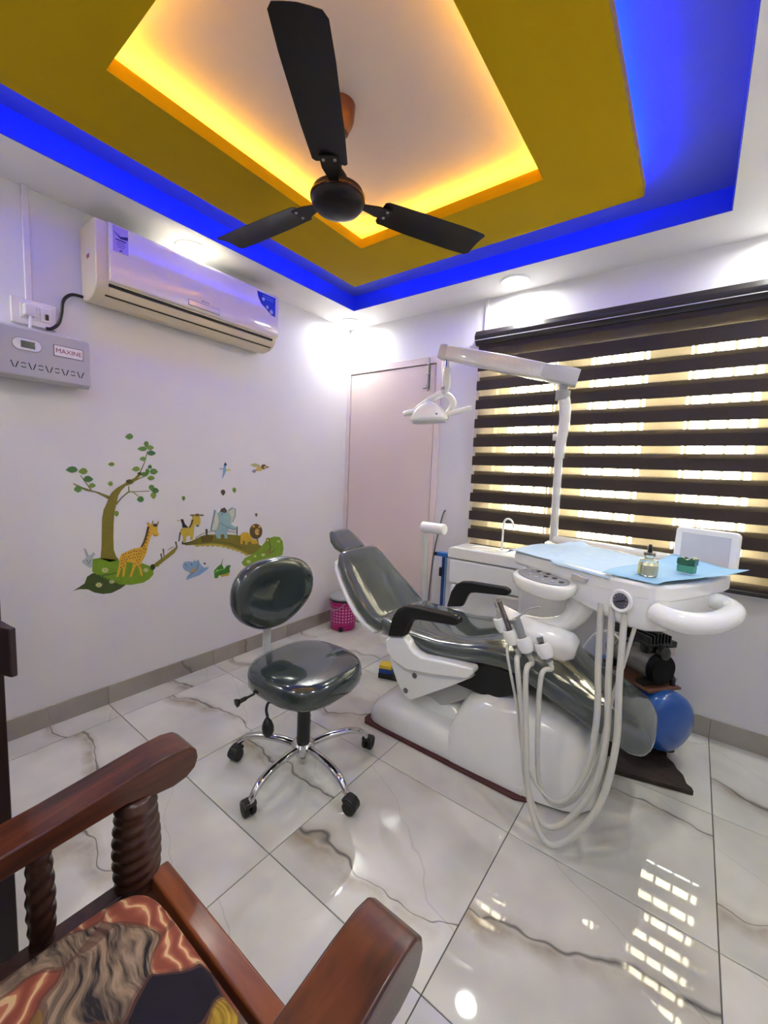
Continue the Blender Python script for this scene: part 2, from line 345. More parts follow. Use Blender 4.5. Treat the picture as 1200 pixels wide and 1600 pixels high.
# ---- zebra blind
band_m = M('blind_dark_fabric', (56, 46, 42), 0.85, noise=0.06, scale=60, bump=0.08, bscale=300)
def sheer_mat():
    m = bpy.data.materials.new('blind_sheer'); m.use_nodes = True; nt = m.node_tree; N = nt.nodes; L = nt.links; N.clear()
    out = N.new('ShaderNodeOutputMaterial'); tr = N.new('ShaderNodeBsdfTransparent'); tl = N.new('ShaderNodeBsdfTranslucent'); df = N.new('ShaderNodeBsdfDiffuse'); a = N.new('ShaderNodeMixShader'); b = N.new('ShaderNodeMixShader')
    tc = N.new('ShaderNodeTexCoord'); wv = N.new('ShaderNodeTexWave'); wv.inputs['Scale'].default_value = 120; L.new(tc.outputs['Object'], wv.inputs['Vector'])
    tr.inputs[0].default_value = (1, 0.97, 0.9, 1); tl.inputs[0].default_value = lin((214, 202, 178)); df.inputs[0].default_value = lin((236, 220, 184))
    a.inputs[0].default_value = 0.25; L.new(tl.outputs[0], a.inputs[1]); L.new(df.outputs[0], a.inputs[2])
    mr = N.new('ShaderNodeMapRange'); mr.inputs[3].default_value = 0.13; mr.inputs[4].default_value = 0.19; L.new(wv.outputs['Fac'], mr.inputs[0])
    L.new(mr.outputs[0], b.inputs[0]); L.new(tr.outputs[0], b.inputs[1]); L.new(a.outputs[0], b.inputs[2]); L.new(b.outputs[0], out.inputs[0]); return m
sheer_m = sheer_mat()
cass_m = M('blind_cassette', (40, 34, 36), 0.35, coat=0.2)
bl = thing('zebra_blind', (1.95, -0.06, 0.79), 'dark brown and sheer striped roller blind covering the window', 'window blind')
BX0, BX1 = 1.196, 2.80
prism('cassette', [(-0.002, 2.125), (-0.085, 2.125), (-0.105, 2.15), (-0.11, 2.18), (-0.095, 2.21), (-0.06, 2.222), (-0.002, 2.222)], 'yz', BX0 - 0.02, BX1 + 0.02, cass_m, bl, bevel=0.003)
box('cassette_trim', BX0 - 0.02, BX1 + 0.02, -0.108, -0.104, 2.1495, 2.1535, M('trim_silver', (200, 198, 202), 0.3), bl)
def band(nm, z1, z0, y, m, dx): box(nm, BX0 + dx, BX1, y - 0.0008, y + 0.0008, z0, z1, m, bl)
YF, YB = -0.075, -0.066
band('dark_band', 2.126, 2.098, YF, band_m, 0); band('sheer_band', 2.098, 2.04, YF, sheer_m, 0.004); band('dark_band', 2.126, 2.04, YB, band_m, 0.012); band('dark_band', 2.04, 1.962, YF, band_m, 0); band('sheer_band', 2.04, 1.925, YB, sheer_m, 0.016)
for i in range(10):
    zt = 1.962 - 0.121 * i
    band('sheer_band', zt, zt - 0.061, YF, sheer_m, 0.004); band('dark_band', zt - 0.061, max(zt - 0.121, 0.80), YF, band_m, 0.0)
    band('dark_band', zt - 0.037, max(zt - 0.097, 0.80), YB, band_m, 0.014); 
    if zt - 0.158 > 0.78: band('sheer_band', zt - 0.097, zt - 0.158, YB, sheer_m, 0.018)
box('bottom_rail', BX0, BX1, -0.085, -0.056, 0.779, 0.80, cass_m, bl, bevel=0.004)

# ================================================================== LAMPS IN THE CEILING
lens_m = strip_mat('downlight_lens', (1.0, 0.98, 0.94), 9.0)
names = {(0.135, -0.15): 'round downlight in the ceiling corner above the flush door', (1.437, -0.153): 'round downlight in the ceiling border above the window blind', (0.132, -1.415): 'round downlight in the ceiling border above the air conditioner', (2.68, -0.153): 'round downlight in the ceiling border over the right end of the blind', (2.68, -1.415): 'round downlight midway along the right ceiling border', (0.132, -2.85): 'round downlight in the near left ceiling corner behind the dark door', (1.437, -2.90): 'round downlight in the near ceiling border above the armchair back', (2.68, -2.90): 'round downlight in the near right ceiling corner behind the camera'}
for (x, y) in ((0.135, -0.15), (1.437, -0.153), (2.68, -0.153), (0.132, -1.415), (2.68, -1.415), (0.132, -2.85), (1.437, -2.90), (2.68, -2.90)):
    e = thing('downlight', (x, y, H), names[(x, y)], 'ceiling light', 'ceiling downlights')
    lathe('trim_ring', [(0.086, 0.0), (0.084, -0.006), (0.074, -0.008), (0.072, -0.003), (0.072, 0.0)], white_m, e, c=(x, y, H - 0.0005), n=32)
    lathe('lens', [(0.0, -0.0015), (0.0715, -0.0015), (0.0715, -0.0045), (0.0, -0.0055)], lens_m, e, c=(x, y, H), n=32)
    ld = bpy.data.lights.new('downlight_lamp', 'AREA'); ld.shape = 'DISK'; ld.size = 0.13; ld.energy = P_DOWN; ld.color = (0.96, 1.0, 0.90); ld.spread = radians(170)
    lo = bpy.data.objects.new('downlight_lamp', ld); COL.objects.link(lo); lo.location = (x, y, H - 0.010); setparent(lo, e)
# ================================================================== CEILING FAN
FX, FY = 1.303, -1.514
f = thing('ceiling_fan', (FX, FY, 2.20), 'dark brown three blade ceiling fan hanging from the peach ceiling panel', 'ceiling fan')
lathe('canopy', [(0.012, 0.0), (0.03, 0.01), (0.048, 0.05), (0.052, 0.098), (0.0, 0.10)][::-1], M('canopy_copper', (96, 58, 44), 0.3, metal=0.3), f, c=(FX, FY, 2.44), n=24)
lathe('down_rod', [(0.011, 0), (0.011, 0.26)], fan_m, f, c=(FX, FY, 2.25), n=12)
lathe('rod_cup', [(0.016, 0.07), (0.03, 0.05), (0.045, 0.0)], fan_m, f, c=(FX, FY, 2.262), n=20)
lathe('motor_housing', [(0.0, 0.062), (0.06, 0.060), (0.088, 0.045), (0.094, 0.022), (0.090, 0.005), (0.078, -0.010), (0.05, -0.020), (0.0, -0.024)], fan_m, f, c=(FX, FY, 2.215), n=36)
lathe('housing_ring', [(0.0955, 0.030), (0.097, 0.024), (0.0955, 0.018)], M('fan_ring', (60, 40, 34), 0.25, metal=0.5), f, c=(FX, FY, 2.215), n=36)
for a in (62.3, 184.2, 305.4):
    with frame(Matrix.Translation((FX, FY, 2.243)) @ Matrix.Rotation(radians(a), 4, 'Z')):
        prof = [(0.165, 0.046), (0.175, 0.056), (0.30, 0.063), (0.50, 0.068), (0.588, 0.066), (0.602, 0.054)]
        up = []; 
        tw = radians(-8)
        def P(x, y, dz): return (x, y * cos(tw), y * sin(tw) + dz - 0.012 * (y / 0.06) ** 2 * 0.4)
        rings = []
        for (x, h) in prof: rings.append([P(x, -h, 0.002), P(x, -h * 0.5, 0.003), P(x, 0, 0.004), P(x, h * 0.5, 0.003), P(x, h, 0.002), P(x, h, 0), P(x, h * .5, 0.001), P(x, 0, 0.002), P(x, -h * .5, 0.001), P(x, -h, 0)])
        bl_ = loft('blade', rings, fan_m, f, ang=50)
        prism('blade_bracket', [(0.07, -0.02), (0.10, -0.016), (0.15, -0.03), (0.20, -0.03), (0.20, 0.03), (0.15, 0.03), (0.10, 0.016), (0.07, 0.02)], 'xy', -0.006, -0.001, fan_m, bl_, bevel=0.001)
        for yy in (-0.018, 0.018): lathe('bracket_screw', [(0.0, -0.010), (0.005, -0.009), (0.006, -0.006)], steel_m, bl_, c=(0.185, yy, 0), n=8)
# ================================================================== AIR CONDITIONER
cream_m = M('aged_cream_plastic', (232, 218, 186), 0.3, noise=0.03, coat=0.2); acf_m = M('ac_gloss_front', (238, 228, 214), 0.1, coat=0.8, noise=0.01)
ac = thing('air_conditioner', (0.1, -1.39, 2.03), 'cream split air conditioner mounted high on the left wall', 'air conditioner')
AY0, AY1 = -1.885, -0.895
prism('body', [(0.0, 2.04), (0.06, 2.026), (0.12, 2.033), (0.160, 2.052), (0.178, 2.075), (0.186, 2.10), (0.186, 2.352), (0.172, 2.362), (0.0, 2.362)], 'xz', AY0, AY1, cream_m, ac, bevel=0.008)
grl = box('intake_grille', 0.012, 0.165, AY0 + 0.05, AY1 - 0.05, 2.3615, 2.3635, dark_m, ac)
for i_ in range(24): box('grille_slat', 0.012, 0.165, AY0 + 0.06 + i_ * 0.0375, AY0 + 0.066 + i_ * 0.0375, 2.3635, 2.3665, M('grille_grey', (90, 86, 80), 0.6), grl)
fp = prism('front_panel', [(0.187, 2.098), (0.203, 2.104), (0.209, 2.13), (0.209, 2.335), (0.200, 2.354), (0.187, 2.356)], 'xz', AY0 + 0.048, AY1 - 0.004, acf_m, ac, bevel=0.004)
def slot(nm, p0, p1, th, m, a, b):
    d = Vector((p1[0] - p0[0], p1[1] - p0[1])).normalized(); n_ = Vector((d.y, -d.x))
    if n_.x < 0: n_ = -n_
    return prism(nm, [tuple(Vector(p0) - n_ * 0.004), tuple(Vector(p0) + n_ * th), tuple(Vector(p1) + n_ * th), tuple(Vector(p1) - n_ * 0.004)], 'xz', a, b, m, ac)
slot('outlet_slot', (0.181, 2.081), (0.186, 2.094), 0.001, dark_m, AY0 + 0.05, AY1 - 0.03)
slot('louver', (0.161, 2.056), (0.180, 2.080), 0.005, cream_m, AY0 + 0.055, AY1 - 0.035)
slot('outlet_slot', (0.149, 2.046), (0.159, 2.0535), 0.001, dark_m, AY0 + 0.045, AY1 - 0.02)
slot('lower_lip', (0.10, 2.03), (0.147, 2.045), 0.003, cream_m, AY0 + 0.05, AY1 - 0.04)
box('brand_plate_rim', 0.2082, 0.2105, -1.478, -1.302, 2.115, 2.145, grey_m, ac); plate = box('brand_plate', 0.2085, 0.2115, -1.475, -1.305, 2.118, 2.142, acf_m, ac, bevel=0.001)
for i in range(5): box('brand_mark', 0.2095, 0.2105, -1.405 + i * 0.009, -1.400 + i * 0.009, 2.152 + (i % 2) * 0.003, 2.160 + (i % 2) * 0.002, grey_m, ac)
pur = M('sticker_violet', (178, 160, 214), 0.4); nav = M('sticker_navy', (34, 40, 96), 0.4); sblue = M('sticker_blue', (34, 64, 178), 0.35); sred = M('sticker_red', (170, 60, 80), 0.4); spap = M('sticker_paper', (226, 216, 214), 0.5)
st = box('energy_sticker', 0.2088, 0.2098, -1.823, -1.760, 2.235, 2.345, pur, ac); prism('sticker_bar', [(-1.823, 2.322), (-1.792, 2.305), (-1.760, 2.316), (-1.762, 2.300), (-1.792, 2.296)], 'yz', 0.2098, 0.2102, nav, st)
for i, (a, b, z) in enumerate(((-1.812, -1.77, 2.286), (-1.808, -1.774, 2.276), (-1.81, -1.772, 2.266), (-1.805, -1.777, 2.256), (-1.797, -1.785, 2.242))): box('sticker_print', 0.2098, 0.2101, a, b, z, z + 0.005, nav if i in (0, 4) else M('sticker_mauve', (130, 110, 180), 0.4), st)
sb = prism('promo_sticker', [(-1.06, 2.334), (-0.925, 2.334), (-0.925, 2.222), (-0.955, 2.224), (-0.995, 2.250), (-1.03, 2.27), (-1.05, 2.30)], 'yz', 0.2088, 0.2098, sblue, ac)
for yy, zz, r in ((-0.955, 2.243, 0.013), (-0.985, 2.262, 0.010), (-1.015, 2.30, 0.010)): lathe('sticker_disc', [(0, 0), (r, 0), (r, 0.0006), (0, 0.0006)], M('sticker_pale', (196, 198, 224), 0.4), sb, c=(0.2098, yy, zz), axis=(1, 0, 0), n=16)
for z in (2.318, 2.305): box('sticker_line', 0.2098, 0.2102, -1.02, -0.94, z, z + 0.005, M('sticker_sky', (110, 140, 220), 0.4), sb)
sd = box('side_sticker', 0.085, 0.115, AY0 - 0.0012, AY0 - 0.0002, 2.205, 2.25, spap, ac); box('sticker_band', 0.085, 0.115, AY0 - 0.0018, AY0 - 0.0011, 2.205, 2.222, sred, sd)
cb = tube('power_cord', [(0.02, -1.884, 2.052), (0.022, -1.93, 2.046), (0.024, -1.962, 2.01), (0.026, -1.972, 1.95), (0.026, -1.985, 1.90), (0.022, -2.01, 1.872), (0.022, -2.03, 1.868)], 0.007, dark_m, k=6); tag(cb, 'black power cord curving from the air conditioner to the switchboard', 'power cord')
# ================================================================== SWITCHBOARD, CONDUITS, STABILISER
sw_m = M('switch_white', (232, 226, 230), 0.25, coat=0.4)
sb_ = thing('switch_board', (0.0, -2.07, 1.87), 'white modular socket board above the voltage stabilizer', 'switchboard')
box('cover_plate', 0.0, 0.022, -2.146, -1.990, 1.866, 1.972, sw_m, sb_, bevel=0.004)
box('socket_module', 0.018, 0.027, -2.118, -2.055, 1.890, 1.952, sw_m, sb_, bevel=0.003); box('switch_module', 0.018, 0.026, -2.050, -2.006, 1.890, 1.952, sw_m, sb_, bevel=0.003)
rk = box('rocker', 0.025, 0.031, -2.032, -2.020, 1.902, 1.926, dark_m, sb_, bevel=0.002); lathe('indicator', [(0, 0), (0.004, 0), (0.003, 0.002)], M('indicator_red', (60, 20, 30), 0.3), sb_, c=(0.027, -2.064, 1.935), axis=(1, 0, 0), n=10)
pg = thing('plug', (0.028, -2.09, 1.90), 'white plug pushed into the socket board with its white cord', 'plug')
box('plug_body', 0.0275, 0.062, -2.112, -2.068, 1.895, 1.945, sw_m, pg, bevel=0.008); tube('plug_cord', [(0.05, -2.09, 1.90), (0.055, -2.09, 1.875), (0.05, -2.09, 1.845), (0.04, -2.06, 1.838), (0.03, -2.03, 1.842)], 0.006, sw_m, pg)
o = box('conduit', 0.0, 0.016, -2.094, -2.071, 1.972, H, M('conduit_white', (226, 220, 228), 0.4), bevel=0.002); tag(o, 'white cable conduit rising from the switchboard to the ceiling', 'conduit')
o = box('conduit', 1.196, 1.216, -0.014, 0.0, 2.225, H, M('conduit_white', (226, 220, 228), 0.4), bevel=0.002); tag(o, 'short white cable conduit above the blind corner', 'conduit')
gs_m = M('stabiliser_grey', (186, 184, 190), 0.35, noise=0.01); white2 = M('badge_white', (228, 226, 230), 0.3)
v = thing('voltage_stabilizer', (0.05, -2.05, 1.62), 'light grey wall mounted voltage stabilizer under the switchboard', 'voltage stabilizer')
SX = 0.105
prism('case', [(0.0, 1.632), (0.088, 1.618), (SX, 1.634), (SX, 1.826), (0.095, 1.836), (0.0, 1.842)], 'xz', -2.235, -1.893, gs_m, v, bevel=0.004)
prism('wall_bracket', [(0.0, 1.842), (0.012, 1.842), (0.012, 1.862), (0.0, 1.862)], 'xz', -2.02, -1.885, white2, v, bevel=0.002)
def pill(nm, y0, y1, z0, z1, x0, x1, m, p):
    r = (z1 - z0) / 2; zc = (z0 + z1) / 2; pts = [(y1 - r + r * cos(a), zc + r * sin(a)) for a in [(-pi / 2 + pi * i / 8) for i in range(9)]] + [(y0 + r + r * cos(a), zc + r * sin(a)) for a in [(pi / 2 + pi * i / 8) for i in range(9)]]
    return prism(nm, pts, 'yz', x0, x1, m, p)
pill('display_rim', -2.167, -2.067, 1.736, 1.788, SX - 0.002, SX + 0.002, grey_m, v); bz = pill('display_bezel', -2.164, -2.070, 1.739, 1.785, SX, SX + 0.004, white2, v); box('display', SX + 0.0035, SX + 0.005, -2.138, -2.092, 1.748, 1.776, M('display_dark', (30, 34, 32), 0.15), bz)
bz = box('badge_rim', SX - 0.002, SX + 0.0015, -2.028, -1.917, 1.739, 1.789, M('badge_line', (120, 90, 120), 0.4), v, bevel=0.004); b2 = box('name_badge', SX, SX + 0.0025, -2.025, -1.920, 1.742, 1.786, white2, v, bevel=0.004)
text('badge_lettering', 'MAXINE', 0.0262, M('badge_crimson', (150, 30, 70), 0.4), Matrix(((0, 0, 1, SX + 0.0030), (1, 0, 0, -1.9725), (0, 1, 0, 1.7635), (0, 0, 0, 1))), b2)
vent_m = M('vent_black', (26, 26, 30), 0.7)
yv = -2.160
pat = 'VOVOVOVOV'; stp = 0.0287
for i, ch in enumerate(pat):
    c0 = yv + i * stp; zc = 1.676
    if ch == 'V':
        for sg in (-1, 1):
            a = (c0 + sg * 0.012, zc + 0.013); b = (c0 + sg * 0.003, zc - 0.013); w_ = 0.0018
            prism('vent_slot', [(a[0] - w_, a[1]), (a[0] + w_, a[1]), (b[0] + w_, b[1]), (b[0] - w_, b[1])], 'yz', SX - 0.001, SX + 0.0006, vent_m, v)
    else:
        for sg in (-1, 1):
            pts = [(c0 + 0.011 * cos(t_), zc + 0.001 + sg * 0.011 * sin(t_)) for t_ in [radians(35 + 110 * j / 6) for j in range(7)]] + [(c0 + 0.0078 * cos(t_), zc + 0.001 + sg * 0.0078 * sin(t_)) for t_ in [radians(145 - 110 * j / 6) for j in range(7)]]
            prism('vent_slot', pts, 'yz', SX - 0.001, SX + 0.0006, vent_m, v)
# ================================================================== WALL STICKERS
DECALS=[
('tree','trunk',2,(128,118,32),[(-1.838,0.792),(-1.832,0.847),(-1.829,0.925),(-1.826,0.997),(-1.818,1.041),(-1.803,1.074),(-1.795,1.101),(-1.779,1.129),(-1.754,1.153),(-1.713,1.179),(-1.697,1.19),(-1.67,1.205),(-1.654,1.222),(-1.637,1.237),(-1.642,1.214),(-1.66,1.196),(-1.681,1.173),(-1.713,1.162),(-1.734,1.139),(-1.75,1.111),(-1.758,1.072),(-1.769,1.027),(-1.774,0.971),(-1.777,0.897),(-1.777,0.829),(-1.767,0.793),(-1.754,0.773),(-1.798,0.766)]),
('tree','branch',2,(122,116,42),[(-1.795,1.093),(-1.819,1.11),(-1.851,1.13),(-1.888,1.138),(-1.914,1.152),(-1.945,1.173),(-1.942,1.177),(-1.905,1.157),(-1.865,1.141),(-1.837,1.132),(-1.809,1.119),(-1.787,1.109)]),
('tree','branch',1,(120,116,50),[(-1.867,1.146),(-1.89,1.18),(-1.911,1.216),(-1.914,1.214),(-1.893,1.177),(-1.872,1.142)]),
('tree','branch',1,(120,116,50),[(-1.758,1.063),(-1.733,1.097),(-1.695,1.131),(-1.697,1.162),(-1.702,1.161),(-1.701,1.135),(-1.737,1.102),(-1.764,1.069)]),
('tree','branch',1,(120,116,50),[(-1.698,1.127),(-1.655,1.13),(-1.595,1.131),(-1.595,1.135),(-1.655,1.134),(-1.698,1.133)]),
('tree','branch',1,(120,116,50),[(-1.678,1.125),(-1.646,1.099),(-1.644,1.101),(-1.675,1.129)]),
('tree','branch',1,(120,116,50),[(-1.68,1.181),(-1.637,1.203),(-1.604,1.218),(-1.605,1.222),(-1.639,1.208),(-1.682,1.188)]),
('tree','branch',1,(120,116,50),[(-1.64,1.23),(-1.618,1.283),(-1.6,1.349),(-1.604,1.35),(-1.622,1.285),(-1.646,1.233)]),
('tree','knot',3,(80,78,20),[(-1.679,1.186),(-1.682,1.18),(-1.688,1.176),(-1.696,1.174),(-1.704,1.176),(-1.71,1.18),(-1.712,1.186),(-1.71,1.191),(-1.704,1.195),(-1.696,1.197),(-1.687,1.196),(-1.682,1.191)]),
('tree','knot',3,(80,78,20),[(-1.636,1.228),(-1.638,1.224),(-1.641,1.221),(-1.646,1.22),(-1.65,1.221),(-1.654,1.224),(-1.655,1.228),(-1.653,1.232),(-1.65,1.236),(-1.645,1.237),(-1.641,1.236),(-1.637,1.233)]),
('tree','leaf',3,(70,120,60),[(-1.971,1.239),(-1.961,1.251),(-1.946,1.258),(-1.932,1.255),(-1.922,1.242),(-1.93,1.231),(-1.947,1.226),(-1.961,1.232)]),
('tree','leaf',3,(120,150,55),[(-1.921,1.233),(-1.913,1.244),(-1.901,1.251),(-1.89,1.248),(-1.882,1.235),(-1.888,1.224),(-1.902,1.219),(-1.914,1.225)]),
('tree','leaf',3,(70,120,60),[(-1.859,1.196),(-1.868,1.207),(-1.88,1.214),(-1.893,1.21),(-1.901,1.197),(-1.895,1.186),(-1.881,1.181),(-1.868,1.187)]),
('tree','leaf',3,(120,150,55),[(-1.849,1.164),(-1.855,1.173),(-1.864,1.177),(-1.873,1.175),(-1.879,1.165),(-1.875,1.157),(-1.865,1.153),(-1.855,1.158)]),
('tree','leaf',3,(95,140,60),[(-1.942,1.146),(-1.935,1.158),(-1.925,1.165),(-1.915,1.162),(-1.909,1.148),(-1.914,1.136),(-1.926,1.131),(-1.936,1.138)]),
('tree','leaf',3,(95,140,60),[(-1.606,1.369),(-1.615,1.377),(-1.62,1.389),(-1.616,1.4),(-1.607,1.405),(-1.597,1.4),(-1.595,1.388),(-1.6,1.376)]),
('tree','leaf',3,(95,140,60),[(-1.653,1.359),(-1.643,1.369),(-1.628,1.375),(-1.614,1.373),(-1.604,1.364),(-1.611,1.354),(-1.629,1.349),(-1.643,1.354)]),
('tree','leaf',3,(120,150,55),[(-1.568,1.371),(-1.575,1.38),(-1.585,1.384),(-1.596,1.381),(-1.603,1.37),(-1.598,1.361),(-1.586,1.357),(-1.575,1.363)]),
('tree','leaf',3,(70,120,60),[(-1.558,1.342),(-1.567,1.351),(-1.581,1.356),(-1.595,1.353),(-1.604,1.34),(-1.598,1.331),(-1.581,1.327),(-1.567,1.334)]),
('tree','leaf',3,(95,140,60),[(-1.644,1.306),(-1.637,1.315),(-1.626,1.321),(-1.615,1.319),(-1.608,1.309),(-1.614,1.3),(-1.626,1.296),(-1.637,1.301)]),
('tree','leaf',3,(120,150,55),[(-1.681,1.251),(-1.673,1.26),(-1.661,1.266),(-1.649,1.264),(-1.641,1.253),(-1.647,1.244),(-1.661,1.239),(-1.674,1.244)]),
('tree','leaf',3,(70,120,60),[(-1.603,1.265),(-1.598,1.273),(-1.591,1.278),(-1.585,1.276),(-1.58,1.267),(-1.584,1.258),(-1.592,1.255),(-1.598,1.259)]),
('tree','leaf',3,(95,140,60),[(-1.548,1.24),(-1.557,1.252),(-1.57,1.259),(-1.583,1.255),(-1.592,1.241),(-1.586,1.229),(-1.571,1.224),(-1.557,1.231)]),
('tree','leaf',3,(95,140,60),[(-1.646,1.224),(-1.637,1.233),(-1.624,1.238),(-1.61,1.236),(-1.601,1.226),(-1.608,1.217),(-1.624,1.213),(-1.637,1.218)]),
('tree','leaf',3,(95,140,60),[(-1.603,1.221),(-1.611,1.23),(-1.615,1.242),(-1.612,1.253),(-1.604,1.257),(-1.595,1.252),(-1.593,1.239),(-1.598,1.228)]),
('tree','leaf',3,(120,150,55),[(-1.566,1.204),(-1.573,1.214),(-1.585,1.219),(-1.596,1.216),(-1.604,1.205),(-1.599,1.196),(-1.585,1.192),(-1.574,1.198)]),
('tree','leaf',3,(95,140,60),[(-1.583,1.132),(-1.593,1.141),(-1.599,1.154),(-1.594,1.165),(-1.584,1.169),(-1.572,1.163),(-1.569,1.15),(-1.575,1.139)]),
('tree','leaf',3,(70,120,60),[(-1.544,1.134),(-1.552,1.146),(-1.563,1.152),(-1.574,1.149),(-1.582,1.136),(-1.577,1.124),(-1.564,1.119),(-1.552,1.125)]),
('tree','leaf',3,(120,150,55),[(-1.574,1.088),(-1.584,1.098),(-1.59,1.111),(-1.585,1.122),(-1.575,1.126),(-1.563,1.12),(-1.56,1.107),(-1.566,1.096)]),
('tree','leaf',3,(70,120,60),[(-1.661,1.089),(-1.653,1.1),(-1.642,1.107),(-1.631,1.103),(-1.624,1.089),(-1.63,1.077),(-1.643,1.073),(-1.654,1.08)]),
('tree','leaf',3,(120,150,55),[(-1.76,1.001),(-1.768,1.01),(-1.772,1.021),(-1.769,1.03),(-1.761,1.033),(-1.751,1.028),(-1.749,1.016),(-1.754,1.007)]),
('hill','grass_mound',2,(120,155,30),[(-1.872,0.794),(-1.841,0.795),(-1.757,0.771),(-1.716,0.753),(-1.646,0.739),(-1.601,0.714),(-1.581,0.686),(-1.582,0.661),(-1.602,0.64),(-1.637,0.625),(-1.697,0.625),(-1.75,0.638),(-1.81,0.676),(-1.857,0.71),(-1.876,0.73)]),
('hill','dark_mound',1,(66,84,34),[(-1.96,0.646),(-1.933,0.661),(-1.91,0.675),(-1.899,0.707),(-1.873,0.722),(-1.852,0.712),(-1.804,0.681),(-1.75,0.644),(-1.724,0.63),(-1.75,0.614),(-1.791,0.6),(-1.831,0.603),(-1.869,0.619),(-1.897,0.642),(-1.933,0.65)]),
('hill','grass_stroke',3,(75,115,25),[(-1.833,0.699),(-1.789,0.698),(-1.748,0.706),(-1.749,0.711),(-1.79,0.704),(-1.834,0.707)]),
('hill','grass_stroke',3,(75,115,25),[(-1.853,0.707),(-1.8,0.672),(-1.745,0.644),(-1.744,0.647),(-1.799,0.676),(-1.851,0.712)]),
('hill','flower',4,(205,205,150),[(-1.808,0.726),(-1.802,0.718),(-1.812,0.719),(-1.813,0.711),(-1.82,0.718),(-1.827,0.713),(-1.828,0.722),(-1.837,0.724),(-1.831,0.729),(-1.837,0.737),(-1.827,0.736),(-1.826,0.744),(-1.819,0.737),(-1.812,0.742),(-1.811,0.733),(-1.802,0.731)]),
('hill','flower_centre',5,(190,165,60),[(-1.815,0.727),(-1.816,0.725),(-1.817,0.723),(-1.82,0.723),(-1.822,0.724),(-1.824,0.726),(-1.824,0.728),(-1.824,0.73),(-1.822,0.732),(-1.82,0.732),(-1.817,0.731),(-1.815,0.729)]),
('hill','flower',4,(205,205,150),[(-1.838,0.653),(-1.833,0.646),(-1.842,0.647),(-1.843,0.639),(-1.849,0.646),(-1.856,0.642),(-1.857,0.65),(-1.865,0.652),(-1.86,0.657),(-1.865,0.664),(-1.856,0.663),(-1.855,0.671),(-1.849,0.664),(-1.842,0.668),(-1.841,0.66),(-1.832,0.658)]),
('hill','flower_centre',5,(190,165,60),[(-1.845,0.654),(-1.845,0.652),(-1.847,0.651),(-1.849,0.651),(-1.851,0.652),(-1.853,0.654),(-1.853,0.656),(-1.853,0.658),(-1.851,0.659),(-1.849,0.659),(-1.847,0.658),(-1.845,0.656)]),
('hill','flower',4,(205,205,150),[(-1.781,0.659),(-1.777,0.653),(-1.784,0.654),(-1.785,0.648),(-1.79,0.653),(-1.796,0.65),(-1.796,0.656),(-1.803,0.658),(-1.799,0.662),(-1.803,0.668),(-1.796,0.667),(-1.795,0.673),(-1.79,0.668),(-1.784,0.671),(-1.784,0.665),(-1.776,0.663)]),
('hill','flower_centre',5,(190,165,60),[(-1.786,0.66),(-1.787,0.658),(-1.788,0.657),(-1.79,0.657),(-1.792,0.658),(-1.793,0.659),(-1.794,0.661),(-1.793,0.663),(-1.792,0.664),(-1.79,0.664),(-1.788,0.663),(-1.787,0.662)]),
('hill','flower',4,(205,205,150),[(-1.612,0.692),(-1.606,0.686),(-1.615,0.687),(-1.615,0.68),(-1.622,0.686),(-1.628,0.682),(-1.628,0.689),(-1.637,0.691),(-1.631,0.695),(-1.636,0.701),(-1.628,0.7),(-1.628,0.707),(-1.621,0.702),(-1.615,0.705),(-1.614,0.698),(-1.606,0.696)]),
('hill','flower_centre',5,(190,165,60),[(-1.617,0.693),(-1.618,0.691),(-1.619,0.69),(-1.622,0.69),(-1.624,0.691),(-1.625,0.693),(-1.626,0.694),(-1.625,0.696),(-1.623,0.697),(-1.621,0.697),(-1.619,0.696),(-1.618,0.695)]),
('rabbit','body',1,(172,182,186),[(-1.909,0.854),(-1.901,0.851),(-1.895,0.836),(-1.888,0.813),(-1.879,0.817),(-1.868,0.829),(-1.86,0.817),(-1.871,0.799),(-1.875,0.789),(-1.871,0.771),(-1.875,0.753),(-1.887,0.749),(-1.898,0.762),(-1.916,0.781),(-1.918,0.791),(-1.906,0.799),(-1.899,0.809),(-1.904,0.829)]),
('rabbit','eye',2,(70,78,84),[(-1.893,0.788),(-1.893,0.786),(-1.894,0.785),(-1.895,0.785),(-1.896,0.785),(-1.897,0.786),(-1.897,0.788),(-1.897,0.79),(-1.896,0.791),(-1.895,0.791),(-1.894,0.791),(-1.893,0.789)]),
('rabbit','eye',2,(70,78,84),[(-1.88,0.786),(-1.881,0.784),(-1.882,0.783),(-1.883,0.783),(-1.884,0.783),(-1.884,0.785),(-1.885,0.786),(-1.884,0.788),(-1.884,0.789),(-1.882,0.789),(-1.881,0.789),(-1.881,0.787)]),
('rabbit','eye',2,(70,78,84),[(-1.885,0.776),(-1.886,0.775),(-1.887,0.775),(-1.888,0.775),(-1.89,0.775),(-1.891,0.776),(-1.892,0.777),(-1.891,0.778),(-1.89,0.779),(-1.888,0.779),(-1.887,0.779),(-1.886,0.778)]),
('rabbit','inner_ear',2,(150,160,166),[(-1.906,0.844),(-1.9,0.827),(-1.894,0.81),(-1.892,0.811),(-1.897,0.829),(-1.902,0.846)]),
